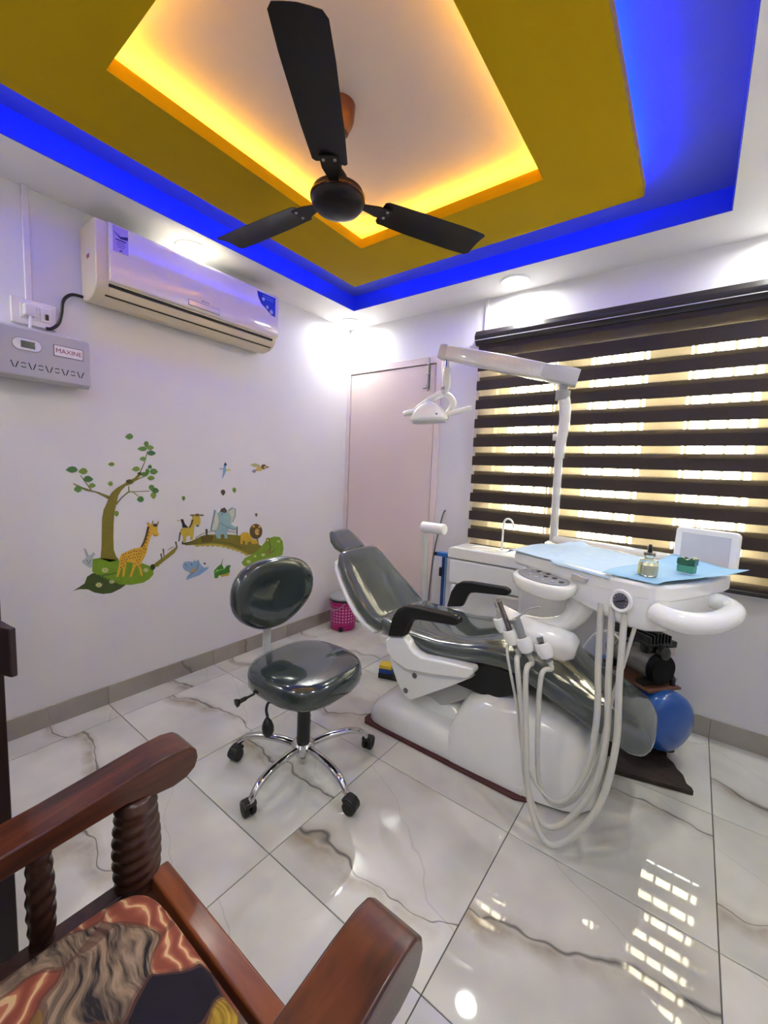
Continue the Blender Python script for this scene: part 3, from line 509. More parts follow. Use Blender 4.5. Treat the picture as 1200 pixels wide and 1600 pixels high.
('giraffe','body',5,(218,172,48),[(-1.548,0.883),(-1.57,0.876),(-1.584,0.892),(-1.596,0.872),(-1.608,0.831),(-1.617,0.79),(-1.634,0.756),(-1.646,0.739),(-1.644,0.702),(-1.637,0.662),(-1.648,0.664),(-1.655,0.704),(-1.665,0.733),(-1.679,0.714),(-1.694,0.669),(-1.707,0.671),(-1.69,0.722),(-1.687,0.748),(-1.716,0.753),(-1.722,0.733),(-1.731,0.676),(-1.741,0.678),(-1.737,0.724),(-1.745,0.725),(-1.759,0.681),(-1.769,0.683),(-1.755,0.739),(-1.751,0.779),(-1.741,0.801),(-1.72,0.809),(-1.683,0.822),(-1.65,0.824),(-1.636,0.84),(-1.621,0.881),(-1.609,0.922),(-1.606,0.943),(-1.597,0.951),(-1.575,0.947),(-1.555,0.933),(-1.555,0.905)]),
('giraffe','mane',6,(92,62,28),[(-1.609,0.939),(-1.62,0.891),(-1.632,0.854),(-1.645,0.828),(-1.639,0.824),(-1.624,0.849),(-1.611,0.888),(-1.598,0.935)]),
('giraffe','hair',6,(80,66,40),[(-1.555,0.941),(-1.557,0.936),(-1.562,0.933),(-1.568,0.933),(-1.574,0.934),(-1.579,0.938),(-1.58,0.943),(-1.579,0.947),(-1.574,0.95),(-1.568,0.951),(-1.561,0.949),(-1.557,0.945)]),
('giraffe','horn',6,(170,130,60),[(-1.58,0.947),(-1.578,0.968),(-1.582,0.969),(-1.586,0.948)]),
('giraffe','horn',6,(170,130,60),[(-1.551,0.944),(-1.549,0.963),(-1.553,0.963),(-1.557,0.946)]),
('giraffe','ear',6,(200,160,60),[(-1.606,0.943),(-1.61,0.948),(-1.612,0.954),(-1.61,0.96),(-1.606,0.961),(-1.601,0.958),(-1.6,0.952),(-1.602,0.946)]),
('giraffe','mouth',6,(150,110,40),[(-1.578,0.884),(-1.555,0.884),(-1.555,0.886),(-1.579,0.888)]),
('giraffe','spot',6,(150,98,32),[(-1.736,0.79),(-1.738,0.793),(-1.737,0.797),(-1.733,0.798),(-1.731,0.794),(-1.732,0.79)]),
('giraffe','spot',6,(150,98,32),[(-1.718,0.796),(-1.722,0.796),(-1.725,0.8),(-1.725,0.804),(-1.722,0.804),(-1.718,0.8)]),
('giraffe','spot',6,(150,98,32),[(-1.707,0.797),(-1.709,0.801),(-1.707,0.806),(-1.704,0.807),(-1.702,0.803),(-1.703,0.798)]),
('giraffe','spot',6,(150,98,32),[(-1.698,0.802),(-1.699,0.806),(-1.696,0.81),(-1.692,0.809),(-1.691,0.805),(-1.694,0.801)]),
('giraffe','spot',6,(150,98,32),[(-1.677,0.804),(-1.681,0.804),(-1.684,0.809),(-1.682,0.813),(-1.678,0.813),(-1.676,0.808)]),
('giraffe','spot',6,(150,98,32),[(-1.672,0.805),(-1.672,0.81),(-1.668,0.812),(-1.664,0.809),(-1.665,0.805),(-1.669,0.803)]),
('giraffe','spot',6,(150,98,32),[(-1.651,0.803),(-1.655,0.805),(-1.656,0.81),(-1.653,0.812),(-1.649,0.811),(-1.648,0.806)]),
('giraffe','spot',6,(150,98,32),[(-1.638,0.801),(-1.641,0.8),(-1.644,0.803),(-1.644,0.806),(-1.64,0.807),(-1.637,0.804)]),
('giraffe','spot',6,(150,98,32),[(-1.632,0.811),(-1.635,0.814),(-1.635,0.819),(-1.632,0.821),(-1.629,0.818),(-1.629,0.813)]),
('giraffe','spot',6,(150,98,32),[(-1.631,0.829),(-1.63,0.834),(-1.626,0.835),(-1.623,0.832),(-1.623,0.828),(-1.628,0.827)]),
('giraffe','spot',6,(150,98,32),[(-1.621,0.844),(-1.623,0.849),(-1.621,0.853),(-1.616,0.854),(-1.614,0.849),(-1.616,0.844)]),
('giraffe','spot',6,(150,98,32),[(-1.615,0.861),(-1.618,0.865),(-1.617,0.871),(-1.613,0.872),(-1.61,0.869),(-1.611,0.863)]),
('giraffe','spot',6,(150,98,32),[(-1.603,0.882),(-1.607,0.882),(-1.611,0.887),(-1.61,0.891),(-1.605,0.891),(-1.602,0.886)]),
('giraffe','spot',6,(150,98,32),[(-1.608,0.899),(-1.608,0.903),(-1.604,0.906),(-1.6,0.906),(-1.6,0.902),(-1.604,0.898)]),
('giraffe','spot',6,(150,98,32),[(-1.74,0.779),(-1.74,0.783),(-1.736,0.785),(-1.733,0.782),(-1.733,0.778),(-1.737,0.776)]),
('giraffe','spot',6,(150,98,32),[(-1.723,0.78),(-1.727,0.78),(-1.728,0.783),(-1.726,0.787),(-1.723,0.787),(-1.721,0.783)]),
('giraffe','spot',6,(150,98,32),[(-1.706,0.78),(-1.711,0.78),(-1.713,0.784),(-1.711,0.788),(-1.707,0.788),(-1.705,0.784)]),
('giraffe','spot',6,(150,98,32),[(-1.697,0.785),(-1.7,0.786),(-1.701,0.79),(-1.699,0.792),(-1.696,0.791),(-1.695,0.787)]),
('giraffe','spot',6,(150,98,32),[(-1.681,0.787),(-1.685,0.787),(-1.687,0.791),(-1.685,0.794),(-1.681,0.795),(-1.679,0.791)]),
('giraffe','spot',6,(150,98,32),[(-1.668,0.785),(-1.671,0.787),(-1.671,0.792),(-1.668,0.794),(-1.665,0.791),(-1.665,0.786)]),
('giraffe','spot',6,(150,98,32),[(-1.66,0.791),(-1.659,0.795),(-1.654,0.796),(-1.651,0.792),(-1.652,0.788),(-1.657,0.787)]),
('giraffe','spot',6,(150,98,32),[(-1.639,0.786),(-1.643,0.786),(-1.646,0.791),(-1.645,0.795),(-1.641,0.794),(-1.638,0.79)]),
('giraffe','spot',6,(150,98,32),[(-1.628,0.792),(-1.631,0.794),(-1.633,0.799),(-1.631,0.802),(-1.628,0.8),(-1.626,0.795)]),
('giraffe','spot',6,(150,98,32),[(-1.617,0.812),(-1.62,0.809),(-1.625,0.81),(-1.627,0.815),(-1.624,0.818),(-1.619,0.816)]),
('giraffe','spot',6,(150,98,32),[(-1.744,0.762),(-1.745,0.766),(-1.743,0.77),(-1.739,0.77),(-1.738,0.766),(-1.74,0.762)]),
('giraffe','spot',6,(150,98,32),[(-1.731,0.77),(-1.73,0.773),(-1.727,0.774),(-1.725,0.771),(-1.726,0.767),(-1.729,0.766)]),
('giraffe','spot',6,(150,98,32),[(-1.714,0.766),(-1.718,0.767),(-1.72,0.772),(-1.718,0.776),(-1.715,0.774),(-1.713,0.77)]),
('giraffe','spot',6,(150,98,32),[(-1.701,0.769),(-1.705,0.77),(-1.706,0.775),(-1.705,0.778),(-1.701,0.777),(-1.699,0.772)]),
('giraffe','spot',6,(150,98,32),[(-1.685,0.77),(-1.69,0.77),(-1.692,0.774),(-1.691,0.778),(-1.687,0.778),(-1.684,0.774)]),
('giraffe','spot',6,(150,98,32),[(-1.675,0.768),(-1.679,0.77),(-1.68,0.774),(-1.677,0.777),(-1.674,0.775),(-1.673,0.771)]),
('giraffe','spot',6,(150,98,32),[(-1.664,0.774),(-1.665,0.778),(-1.661,0.78),(-1.658,0.778),(-1.658,0.774),(-1.661,0.772)]),
('giraffe','spot',6,(150,98,32),[(-1.65,0.771),(-1.652,0.774),(-1.65,0.778),(-1.647,0.778),(-1.645,0.775),(-1.646,0.771)]),
('giraffe','spot',6,(150,98,32),[(-1.744,0.744),(-1.746,0.747),(-1.746,0.751),(-1.743,0.753),(-1.741,0.75),(-1.741,0.746)]),
('giraffe','spot',6,(150,98,32),[(-1.732,0.748),(-1.736,0.748),(-1.739,0.752),(-1.738,0.756),(-1.735,0.756),(-1.732,0.751)]),
('giraffe','spot',6,(150,98,32),[(-1.716,0.755),(-1.719,0.753),(-1.723,0.756),(-1.724,0.76),(-1.721,0.761),(-1.717,0.759)]),
('giraffe','spot',6,(150,98,32),[(-1.667,0.752),(-1.671,0.754),(-1.672,0.758),(-1.669,0.761),(-1.666,0.759),(-1.665,0.755)]),
('giraffe','spot',6,(150,98,32),[(-1.649,0.758),(-1.652,0.755),(-1.657,0.756),(-1.659,0.76),(-1.657,0.762),(-1.651,0.761)]),
('giraffe','spot',6,(150,98,32),[(-1.751,0.729),(-1.749,0.733),(-1.745,0.734),(-1.742,0.731),(-1.743,0.727),(-1.748,0.726)]),
('giraffe','spot',6,(150,98,32),[(-1.735,0.732),(-1.737,0.736),(-1.735,0.74),(-1.731,0.74),(-1.729,0.736),(-1.731,0.732)]),
('giraffe','spot',6,(150,98,32),[(-1.675,0.737),(-1.677,0.735),(-1.681,0.737),(-1.683,0.741),(-1.68,0.743),(-1.676,0.741)]),
('giraffe','spot',6,(150,98,32),[(-1.667,0.741),(-1.665,0.744),(-1.661,0.746),(-1.658,0.744),(-1.659,0.74),(-1.663,0.739)]),
('giraffe','spot',6,(150,98,32),[(-1.652,0.718),(-1.655,0.722),(-1.654,0.727),(-1.65,0.729),(-1.647,0.725),(-1.648,0.719)]),
('rope','plank_deck',3,(138,128,44),[(-1.59,0.712),(-1.572,0.725),(-1.524,0.755),(-1.481,0.784),(-1.45,0.805),(-1.445,0.795),(-1.463,0.768),(-1.494,0.747),(-1.543,0.717),(-1.573,0.7)]),
('rope','bridge_hole',4,(50,64,30),[(-1.572,0.703),(-1.574,0.694),(-1.579,0.689),(-1.586,0.688),(-1.592,0.691),(-1.596,0.698),(-1.598,0.707),(-1.596,0.715),(-1.591,0.721),(-1.585,0.722),(-1.579,0.719),(-1.574,0.712)]),
('rope','post',4,(96,96,66),[(-1.543,0.776),(-1.537,0.738),(-1.533,0.738),(-1.535,0.776)]),
('rope','post',4,(96,96,66),[(-1.53,0.802),(-1.524,0.758),(-1.52,0.758),(-1.522,0.802)]),
('rope','post',4,(96,96,66),[(-1.459,0.834),(-1.449,0.798),(-1.444,0.799),(-1.452,0.836)]),
('rope','post',4,(96,96,66),[(-1.499,0.791),(-1.468,0.807),(-1.469,0.809),(-1.5,0.794)]),
('rope','scallop',2,(186,170,70),[(-1.548,0.71),(-1.551,0.704),(-1.558,0.702),(-1.565,0.706),(-1.568,0.713),(-1.565,0.719),(-1.558,0.721),(-1.55,0.717)]),
('rope','scallop',2,(186,170,70),[(-1.533,0.722),(-1.536,0.715),(-1.543,0.714),(-1.55,0.718),(-1.553,0.725),(-1.55,0.731),(-1.543,0.733),(-1.536,0.729)]),
('rope','scallop',2,(186,170,70),[(-1.519,0.733),(-1.522,0.727),(-1.529,0.725),(-1.536,0.729),(-1.539,0.736),(-1.536,0.742),(-1.529,0.744),(-1.521,0.74)]),
('rope','scallop',2,(186,170,70),[(-1.504,0.745),(-1.507,0.739),(-1.514,0.737),(-1.521,0.741),(-1.524,0.748),(-1.521,0.754),(-1.514,0.756),(-1.507,0.752)]),
('rope','scallop',2,(186,170,70),[(-1.489,0.757),(-1.492,0.75),(-1.499,0.749),(-1.507,0.753),(-1.51,0.76),(-1.507,0.766),(-1.499,0.768),(-1.492,0.764)]),
('rope','scallop',2,(186,170,70),[(-1.474,0.769),(-1.477,0.762),(-1.485,0.761),(-1.492,0.764),(-1.495,0.772),(-1.492,0.778),(-1.484,0.78),(-1.477,0.776)]),
('rope','scallop',2,(186,170,70),[(-1.459,0.781),(-1.462,0.774),(-1.469,0.773),(-1.477,0.776),(-1.48,0.784),(-1.477,0.79),(-1.469,0.792),(-1.462,0.788)]),
('bridge','deck',3,(128,120,40),[(-1.424,0.821),(-1.415,0.815),(-1.356,0.829),(-1.302,0.85),(-1.26,0.857),(-1.189,0.851),(-1.114,0.844),(-1.027,0.828),(-0.961,0.803),(-0.883,0.753),(-0.847,0.73),(-0.864,0.698),(-0.951,0.687),(-1.018,0.724),(-1.082,0.756),(-1.159,0.783),(-1.232,0.798),(-1.316,0.801),(-1.396,0.806)]),
('bridge','scallop',2,(188,168,66),[(-1.304,0.8),(-1.309,0.791),(-1.32,0.787),(-1.332,0.791),(-1.34,0.799),(-1.34,0.809),(-1.332,0.816),(-1.32,0.816),(-1.309,0.81)]),
('bridge','scallop',2,(188,168,66),[(-1.273,0.798),(-1.278,0.789),(-1.289,0.786),(-1.301,0.789),(-1.309,0.798),(-1.309,0.808),(-1.301,0.814),(-1.289,0.815),(-1.278,0.808)]),
('bridge','scallop',2,(188,168,66),[(-1.238,0.794),(-1.243,0.785),(-1.254,0.781),(-1.267,0.785),(-1.275,0.793),(-1.275,0.803),(-1.267,0.81),(-1.254,0.811),(-1.242,0.804)]),
('bridge','scallop',2,(188,168,66),[(-1.202,0.79),(-1.207,0.781),(-1.218,0.777),(-1.231,0.78),(-1.24,0.789),(-1.24,0.799),(-1.231,0.806),(-1.218,0.806),(-1.206,0.8)]),
('bridge','scallop',2,(188,168,66),[(-1.165,0.783),(-1.17,0.773),(-1.182,0.77),(-1.195,0.773),(-1.204,0.782),(-1.204,0.792),(-1.195,0.799),(-1.182,0.8),(-1.17,0.793)]),
('bridge','scallop',2,(188,168,66),[(-1.127,0.773),(-1.132,0.764),(-1.144,0.76),(-1.158,0.764),(-1.167,0.773),(-1.167,0.783),(-1.158,0.79),(-1.144,0.79),(-1.132,0.784)]),
('bridge','scallop',2,(188,168,66),[(-1.089,0.76),(-1.093,0.75),(-1.106,0.747),(-1.12,0.75),(-1.129,0.76),(-1.129,0.77),(-1.12,0.777),(-1.106,0.777),(-1.093,0.771)]),
('bridge','scallop',2,(188,168,66),[(-1.053,0.746),(-1.058,0.737),(-1.071,0.733),(-1.085,0.737),(-1.094,0.746),(-1.094,0.757),(-1.085,0.764),(-1.071,0.764),(-1.058,0.757)]),
('bridge','scallop',2,(188,168,66),[(-1.016,0.731),(-1.022,0.722),(-1.034,0.718),(-1.049,0.722),(-1.059,0.731),(-1.059,0.742),(-1.049,0.749),(-1.035,0.749),(-1.022,0.742)]),
('bridge','scallop',2,(188,168,66),[(-0.981,0.713),(-0.986,0.704),(-0.999,0.7),(-1.014,0.704),(-1.024,0.714),(-1.024,0.725),(-1.014,0.732),(-0.999,0.732),(-0.986,0.725)]),
('bridge','scallop',2,(188,168,66),[(-0.95,0.696),(-0.955,0.686),(-0.968,0.682),(-0.984,0.687),(-0.994,0.696),(-0.994,0.707),(-0.984,0.715),(-0.969,0.715),(-0.955,0.707)]),
('bridge','deck_shade',4,(98,84,30),[(-1.302,0.85),(-1.26,0.857),(-1.218,0.844),(-1.225,0.814),(-1.295,0.809)]),
('bridge','deck_line',4,(90,88,34),[(-1.395,0.806),(-1.302,0.811),(-1.203,0.806),(-1.099,0.78),(-0.986,0.731),(-0.985,0.734),(-1.097,0.784),(-1.203,0.811),(-1.303,0.815),(-1.396,0.811)]),
('bridge','post',5,(70,66,48),[(-1.271,0.893),(-1.266,0.849),(-1.258,0.848),(-1.257,0.892)]),
('bridge','post',5,(70,66,48),[(-1.053,0.892),(-1.053,0.831),(-1.048,0.83),(-1.045,0.891)]),
('bridge','post',5,(70,66,48),[(-1.455,0.834),(-1.451,0.801),(-1.448,0.801),(-1.45,0.833)]),
('bridge','post',5,(70,66,48),[(-1.418,0.833),(-1.415,0.813),(-1.412,0.813),(-1.411,0.832)]),
('bridge','rope',4,(110,104,90),[(-1.335,0.842),(-1.288,0.867),(-1.225,0.874),(-1.225,0.876),(-1.289,0.869),(-1.337,0.845)]),
('bridge','rope',4,(110,104,90),[(-1.121,0.861),(-1.051,0.851),(-1.051,0.853),(-1.121,0.864)]),
('goat','body',6,(200,176,60),[(-1.427,0.901),(-1.417,0.911),(-1.382,0.911),(-1.365,0.921),(-1.352,0.959),(-1.355,0.978),(-1.329,0.982),(-1.305,0.972),(-1.303,0.936),(-1.315,0.917),(-1.341,0.929),(-1.346,0.88),(-1.353,0.835),(-1.366,0.837),(-1.366,0.863),(-1.392,0.859),(-1.395,0.827),(-1.408,0.828),(-1.411,0.861),(-1.424,0.881)]),
('goat','mane',7,(104,82,36),[(-1.357,0.96),(-1.363,0.935),(-1.375,0.912),(-1.369,0.908),(-1.355,0.932),(-1.347,0.957)]),
('goat','ear',7,(120,100,60),[(-1.338,0.984),(-1.34,0.981),(-1.346,0.98),(-1.353,0.979),(-1.361,0.981),(-1.366,0.983),(-1.368,0.986),(-1.366,0.988),(-1.361,0.99),(-1.353,0.99),(-1.345,0.989),(-1.34,0.986)]),
('goat','ear',7,(120,100,60),[(-1.281,0.98),(-1.283,0.978),(-1.288,0.976),(-1.295,0.976),(-1.302,0.977),(-1.307,0.979),(-1.308,0.982),(-1.306,0.984),(-1.302,0.986),(-1.295,0.986),(-1.288,0.985),(-1.283,0.983)]),
('goat','ear',7,(120,100,60),[(-1.308,0.983),(-1.31,0.979),(-1.316,0.976),(-1.323,0.976),(-1.331,0.977),(-1.336,0.981),(-1.338,0.985),(-1.336,0.989),(-1.33,0.992),(-1.323,0.993),(-1.316,0.991),(-1.31,0.988)]),
('goat','mouth',7,(60,50,40),[(-1.313,0.917),(-1.315,0.914),(-1.318,0.913),(-1.322,0.913),(-1.327,0.914),(-1.33,0.916),(-1.331,0.918),(-1.33,0.92),(-1.327,0.922),(-1.322,0.922),(-1.318,0.921),(-1.315,0.919)]),
('goat','tail',7,(50,50,40),[(-1.43,0.889),(-1.435,0.857),(-1.438,0.835),(-1.434,0.834),(-1.43,0.856),(-1.424,0.887)]),
('penguin','body',8,(36,38,40),[(-1.426,0.964),(-1.413,0.966),(-1.407,0.956),(-1.402,0.938),(-1.379,0.912),(-1.414,0.915),(-1.416,0.938)]),
('penguin','belly',9,(215,215,210),[(-1.424,0.956),(-1.425,0.953),(-1.428,0.951),(-1.431,0.951),(-1.435,0.952),(-1.437,0.954),(-1.438,0.957),(-1.437,0.96),(-1.435,0.962),(-1.431,0.962),(-1.428,0.961),(-1.425,0.959)]),
('penguin','beak',9,(190,150,60),[(-1.436,0.957),(-1.437,0.956),(-1.438,0.955),(-1.44,0.955),(-1.442,0.955),(-1.443,0.956),(-1.444,0.958),(-1.443,0.959),(-1.442,0.96),(-1.44,0.96),(-1.438,0.959),(-1.437,0.958)]),
('elephant','ear',5,(205,205,185),[(-1.207,1.009),(-1.181,0.981),(-1.174,0.912),(-1.18,0.875),(-1.211,0.881),(-1.236,0.882),(-1.225,0.93),(-1.212,0.976)]),
('elephant','ear',5,(205,205,185),[(-1.118,0.994),(-1.087,1.017),(-1.064,1.009),(-1.063,0.974),(-1.075,0.932),(-1.091,0.916),(-1.1,0.934),(-1.1,0.969)]),
('elephant','ear_edge',6,(130,160,170),[(-1.212,1.011),(-1.222,0.957),(-1.233,0.911),(-1.239,0.88),(-1.207,0.873),(-1.207,0.88),(-1.231,0.884),(-1.224,0.908),(-1.213,0.955),(-1.201,1.008)]),
('elephant','ear_edge',6,(130,160,170),[(-1.111,0.994),(-1.086,1.012),(-1.069,1.007),(-1.07,0.968),(-1.086,0.923),(-1.08,0.921),(-1.061,0.966),(-1.061,1.009),(-1.088,1.02),(-1.117,1.002)]),
('elephant','body',7,(148,182,186),[(-1.196,0.828),(-1.207,0.867),(-1.189,0.899),(-1.181,0.94),(-1.19,0.988),(-1.159,1.0),(-1.118,0.991),(-1.097,0.962),(-1.097,0.913),(-1.067,0.886),(-1.051,0.891),(-1.047,0.88),(-1.075,0.87),(-1.11,0.884),(-1.123,0.859),(-1.12,0.82),(-1.14,0.82),(-1.144,0.847),(-1.17,0.85),(-1.17,0.823)]),
('elephant','eye',8,(40,50,56),[(-1.157,0.979),(-1.158,0.978),(-1.159,0.976),(-1.161,0.976),(-1.162,0.976),(-1.164,0.978),(-1.164,0.98),(-1.164,0.982),(-1.162,0.983),(-1.161,0.983),(-1.159,0.983),(-1.158,0.981)]),
('elephant','hat',8,(84,80,74),[(-1.174,0.997),(-1.163,1.015),(-1.141,1.021),(-1.123,0.998),(-1.14,0.985)]),
('elephant','trunk_line',8,(104,140,148),[(-1.175,0.92),(-1.145,0.905),(-1.107,0.883),(-1.067,0.869),(-1.047,0.882),(-1.049,0.884),(-1.067,0.872),(-1.105,0.886),(-1.143,0.907),(-1.173,0.924)]),
('lion','body',6,(206,166,42),[(-1.026,0.77),(-1.023,0.835),(-1.002,0.847),(-0.969,0.844),(-0.94,0.819),(-0.931,0.792),(-0.892,0.781),(-0.886,0.758),(-0.935,0.759),(-0.944,0.779),(-0.969,0.778),(-0.973,0.76),(-0.99,0.762),(-0.99,0.788),(-1.006,0.79),(-1.008,0.767)]),
('lion','mane',7,(98,78,40),[(-0.851,0.839),(-0.855,0.818),(-0.866,0.802),(-0.883,0.792),(-0.902,0.79),(-0.922,0.796),(-0.938,0.809),(-0.949,0.828),(-0.953,0.849),(-0.95,0.869),(-0.939,0.885),(-0.923,0.895),(-0.904,0.898),(-0.884,0.892),(-0.867,0.879),(-0.855,0.86)]),
('lion','face',8,(206,168,82),[(-0.875,0.839),(-0.877,0.828),(-0.884,0.82),(-0.894,0.818),(-0.904,0.822),(-0.911,0.831),(-0.913,0.843),(-0.911,0.854),(-0.904,0.862),(-0.894,0.864),(-0.885,0.86),(-0.878,0.851)]),
('lion','ear',8,(206,168,62),[(-0.913,0.88),(-0.914,0.876),(-0.918,0.873),(-0.923,0.873),(-0.928,0.874),(-0.932,0.877),(-0.933,0.882),(-0.932,0.885),(-0.928,0.888),(-0.923,0.889),(-0.918,0.887),(-0.914,0.884)]),
('lion','ear',8,(206,168,62),[(-0.867,0.872),(-0.869,0.868),(-0.872,0.865),(-0.877,0.865),(-0.882,0.866),(-0.885,0.87),(-0.887,0.874),(-0.885,0.878),(-0.882,0.881),(-0.877,0.881),(-0.872,0.88),(-0.869,0.876)]),
('lion','nose',9,(50,36,24),[(-0.876,0.835),(-0.877,0.833),(-0.879,0.832),(-0.882,0.831),(-0.885,0.832),(-0.887,0.834),(-0.888,0.837),(-0.887,0.839),(-0.885,0.84),(-0.882,0.841),(-0.879,0.84),(-0.877,0.838)]),
('lion','eye',9,(50,36,24),[(-0.896,0.852),(-0.896,0.851),(-0.897,0.849),(-0.899,0.849),(-0.9,0.85),(-0.901,0.851),(-0.902,0.853),(-0.901,0.854),(-0.9,0.856),(-0.899,0.856),(-0.897,0.855),(-0.896,0.854)]),
('lion','tail',5,(98,78,40),[(-0.898,0.788),(-0.886,0.753),(-0.879,0.754),(-0.886,0.789)]),
('mound','grass_mound',4,(124,158,44),[(-1.013,0.641),(-0.989,0.669),(-0.908,0.696),(-0.847,0.741),(-0.802,0.784),(-0.746,0.793),(-0.698,0.783),(-0.67,0.748),(-0.661,0.695),(-0.671,0.648),(-0.753,0.62),(-0.845,0.611),(-0.933,0.604),(-0.993,0.613)]),
('mound','flower',5,(196,206,130),[(-0.948,0.638),(-0.941,0.632),(-0.952,0.633),(-0.953,0.626),(-0.961,0.632),(-0.969,0.629),(-0.97,0.636),(-0.98,0.638),(-0.974,0.642),(-0.98,0.649),(-0.97,0.648),(-0.969,0.654),(-0.961,0.649),(-0.953,0.652),(-0.952,0.645),(-0.941,0.643)]),
('mound','flower',5,(196,206,130),[(-0.83,0.669),(-0.823,0.663),(-0.833,0.664),(-0.834,0.658),(-0.842,0.663),(-0.849,0.66),(-0.85,0.666),(-0.86,0.668),(-0.854,0.672),(-0.86,0.678),(-0.85,0.677),(-0.849,0.683),(-0.842,0.678),(-0.834,0.681),(-0.833,0.675),(-0.823,0.673)]),
('mound','flower',5,(196,206,130),[(-0.698,0.751),(-0.692,0.747),(-0.7,0.747),(-0.701,0.742),(-0.707,0.746),(-0.714,0.744),(-0.714,0.749),(-0.723,0.75),(-0.717,0.753),(-0.723,0.758),(-0.715,0.757),(-0.714,0.762),(-0.708,0.758),(-0.701,0.761),(-0.701,0.756),(-0.692,0.754)]),
('mound','flower',5,(196,206,130),[(-0.9,0.669),(-0.895,0.665),(-0.902,0.665),(-0.903,0.661),(-0.908,0.664),(-0.913,0.662),(-0.914,0.667),(-0.921,0.668),(-0.916,0.671),(-0.921,0.675),(-0.914,0.675),(-0.914,0.679),(-0.908,0.675),(-0.903,0.678),(-0.902,0.673),(-0.895,0.672)]),
('monkey','head',6,(120,112,50),[(-0.784,0.769),(-0.787,0.759),(-0.793,0.752),(-0.802,0.751),(-0.811,0.754),(-0.817,0.762),(-0.819,0.773),(-0.817,0.782),(-0.811,0.789),(-0.802,0.791),(-0.794,0.787),(-0.787,0.779)]),
('monkey','face',7,(180,190,110),[(-0.797,0.77),(-0.799,0.765),(-0.802,0.761),(-0.806,0.76),(-0.811,0.762),(-0.815,0.766),(-0.816,0.772),(-0.815,0.778),(-0.811,0.782),(-0.807,0.783),(-0.802,0.781),(-0.799,0.776)]),
('monkey','tail',6,(90,96,40),[(-0.792,0.749),(-0.781,0.718),(-0.795,0.688),(-0.767,0.674),(-0.738,0.695),(-0.742,0.699),(-0.769,0.68),(-0.788,0.688),(-0.775,0.717),(-0.784,0.75)]),
('monkey','body',6,(140,128,66),[(-0.773,0.682),(-0.776,0.673),(-0.784,0.668),(-0.796,0.667),(-0.808,0.671),(-0.816,0.679),(-0.819,0.688),(-0.816,0.697),(-0.808,0.702),(-0.796,0.703),(-0.785,0.699),(-0.776,0.691)]),
('hippo','body',2,(140,172,204),[(-1.416,0.681),(-1.406,0.705),(-1.377,0.706),(-1.35,0.697),(-1.342,0.71),(-1.333,0.698),(-1.316,0.708),(-1.311,0.691),(-1.302,0.674),(-1.281,0.651),(-1.247,0.65),(-1.261,0.634),(-1.31,0.61),(-1.391,0.593),(-1.394,0.599),(-1.387,0.616),(-1.369,0.633),(-1.403,0.656)]),
('hippo','mouth',3,(196,160,110),[(-1.374,0.64),(-1.351,0.654),(-1.33,0.666),(-1.329,0.653),(-1.345,0.631),(-1.367,0.631)]),
('hippo','nostril',3,(70,84,110),[(-1.393,0.687),(-1.393,0.685),(-1.395,0.684),(-1.396,0.683),(-1.398,0.684),(-1.4,0.686),(-1.4,0.688),(-1.4,0.69),(-1.398,0.692),(-1.396,0.692),(-1.395,0.691),(-1.393,0.689)]),
('hippo','nostril',3,(70,84,110),[(-1.359,0.684),(-1.359,0.682),(-1.361,0.68),(-1.362,0.68),(-1.364,0.681),(-1.366,0.683),(-1.366,0.685),(-1.366,0.687),(-1.364,0.688),(-1.362,0.688),(-1.361,0.688),(-1.359,0.686)]),
('hippo','nostril',3,(70,84,110),[(-1.269,0.675),(-1.27,0.673),(-1.273,0.671),(-1.277,0.67),(-1.28,0.672),(-1.283,0.674),(-1.283,0.678),(-1.283,0.681),(-1.28,0.682),(-1.276,0.683),(-1.273,0.681),(-1.27,0.679)]),
('hippo','body_line',3,(105,138,176),[(-1.319,0.686),(-1.329,0.648),(-1.362,0.624),(-1.388,0.609),(-1.386,0.606),(-1.36,0.621),(-1.325,0.645),(-1.314,0.684)]),
('crocodile','body',2,(62,128,48),[(-1.151,0.691),(-1.159,0.653),(-1.144,0.619),(-1.121,0.64),(-1.094,0.636),(-1.105,0.616),(-1.101,0.592),(-1.128,0.586),(-1.181,0.583),(-1.189,0.567),(-1.211,0.571),(-1.214,0.619),(-1.189,0.643),(-1.166,0.654)]),
('crocodile','belly',3,(196,176,60),[(-1.178,0.585),(-1.128,0.586),(-1.099,0.595),(-1.111,0.57),(-1.159,0.57)]),
('crocodile','jaw_line',3,(120,180,80),[(-1.209,0.606),(-1.165,0.616),(-1.14,0.616),(-1.14,0.62),(-1.167,0.622),(-1.212,0.613)]),
('crocodile','eye',3,(220,220,120),[(-1.188,0.619),(-1.189,0.618),(-1.19,0.617),(-1.192,0.617),(-1.195,0.618),(-1.196,0.619),(-1.197,0.621),(-1.196,0.623),(-1.195,0.624),(-1.192,0.624),(-1.19,0.623),(-1.189,0.621)]),
('bluebird','body',1,(116,166,206),[(-1.145,1.289),(-1.13,1.291),(-1.133,1.273),(-1.13,1.255),(-1.141,1.231),(-1.158,1.203),(-1.153,1.238),(-1.152,1.258),(-1.15,1.272)]),
('bluebird','head',2,(48,54,110),[(-1.137,1.311),(-1.124,1.296),(-1.133,1.287),(-1.148,1.29)]),
('bluebird','wing',2,(110,150,200),[(-1.148,1.268),(-1.17,1.263),(-1.178,1.271),(-1.159,1.271)]),
('bluebird','wing',2,(206,200,120),[(-1.131,1.267),(-1.111,1.269),(-1.093,1.261),(-1.111,1.255),(-1.13,1.255)]),
('yellowbird','body',1,(206,176,84),[(-0.902,1.279),(-0.876,1.298),(-0.85,1.288),(-0.854,1.271),(-0.871,1.259),(-0.901,1.26),(-0.914,1.265)]),
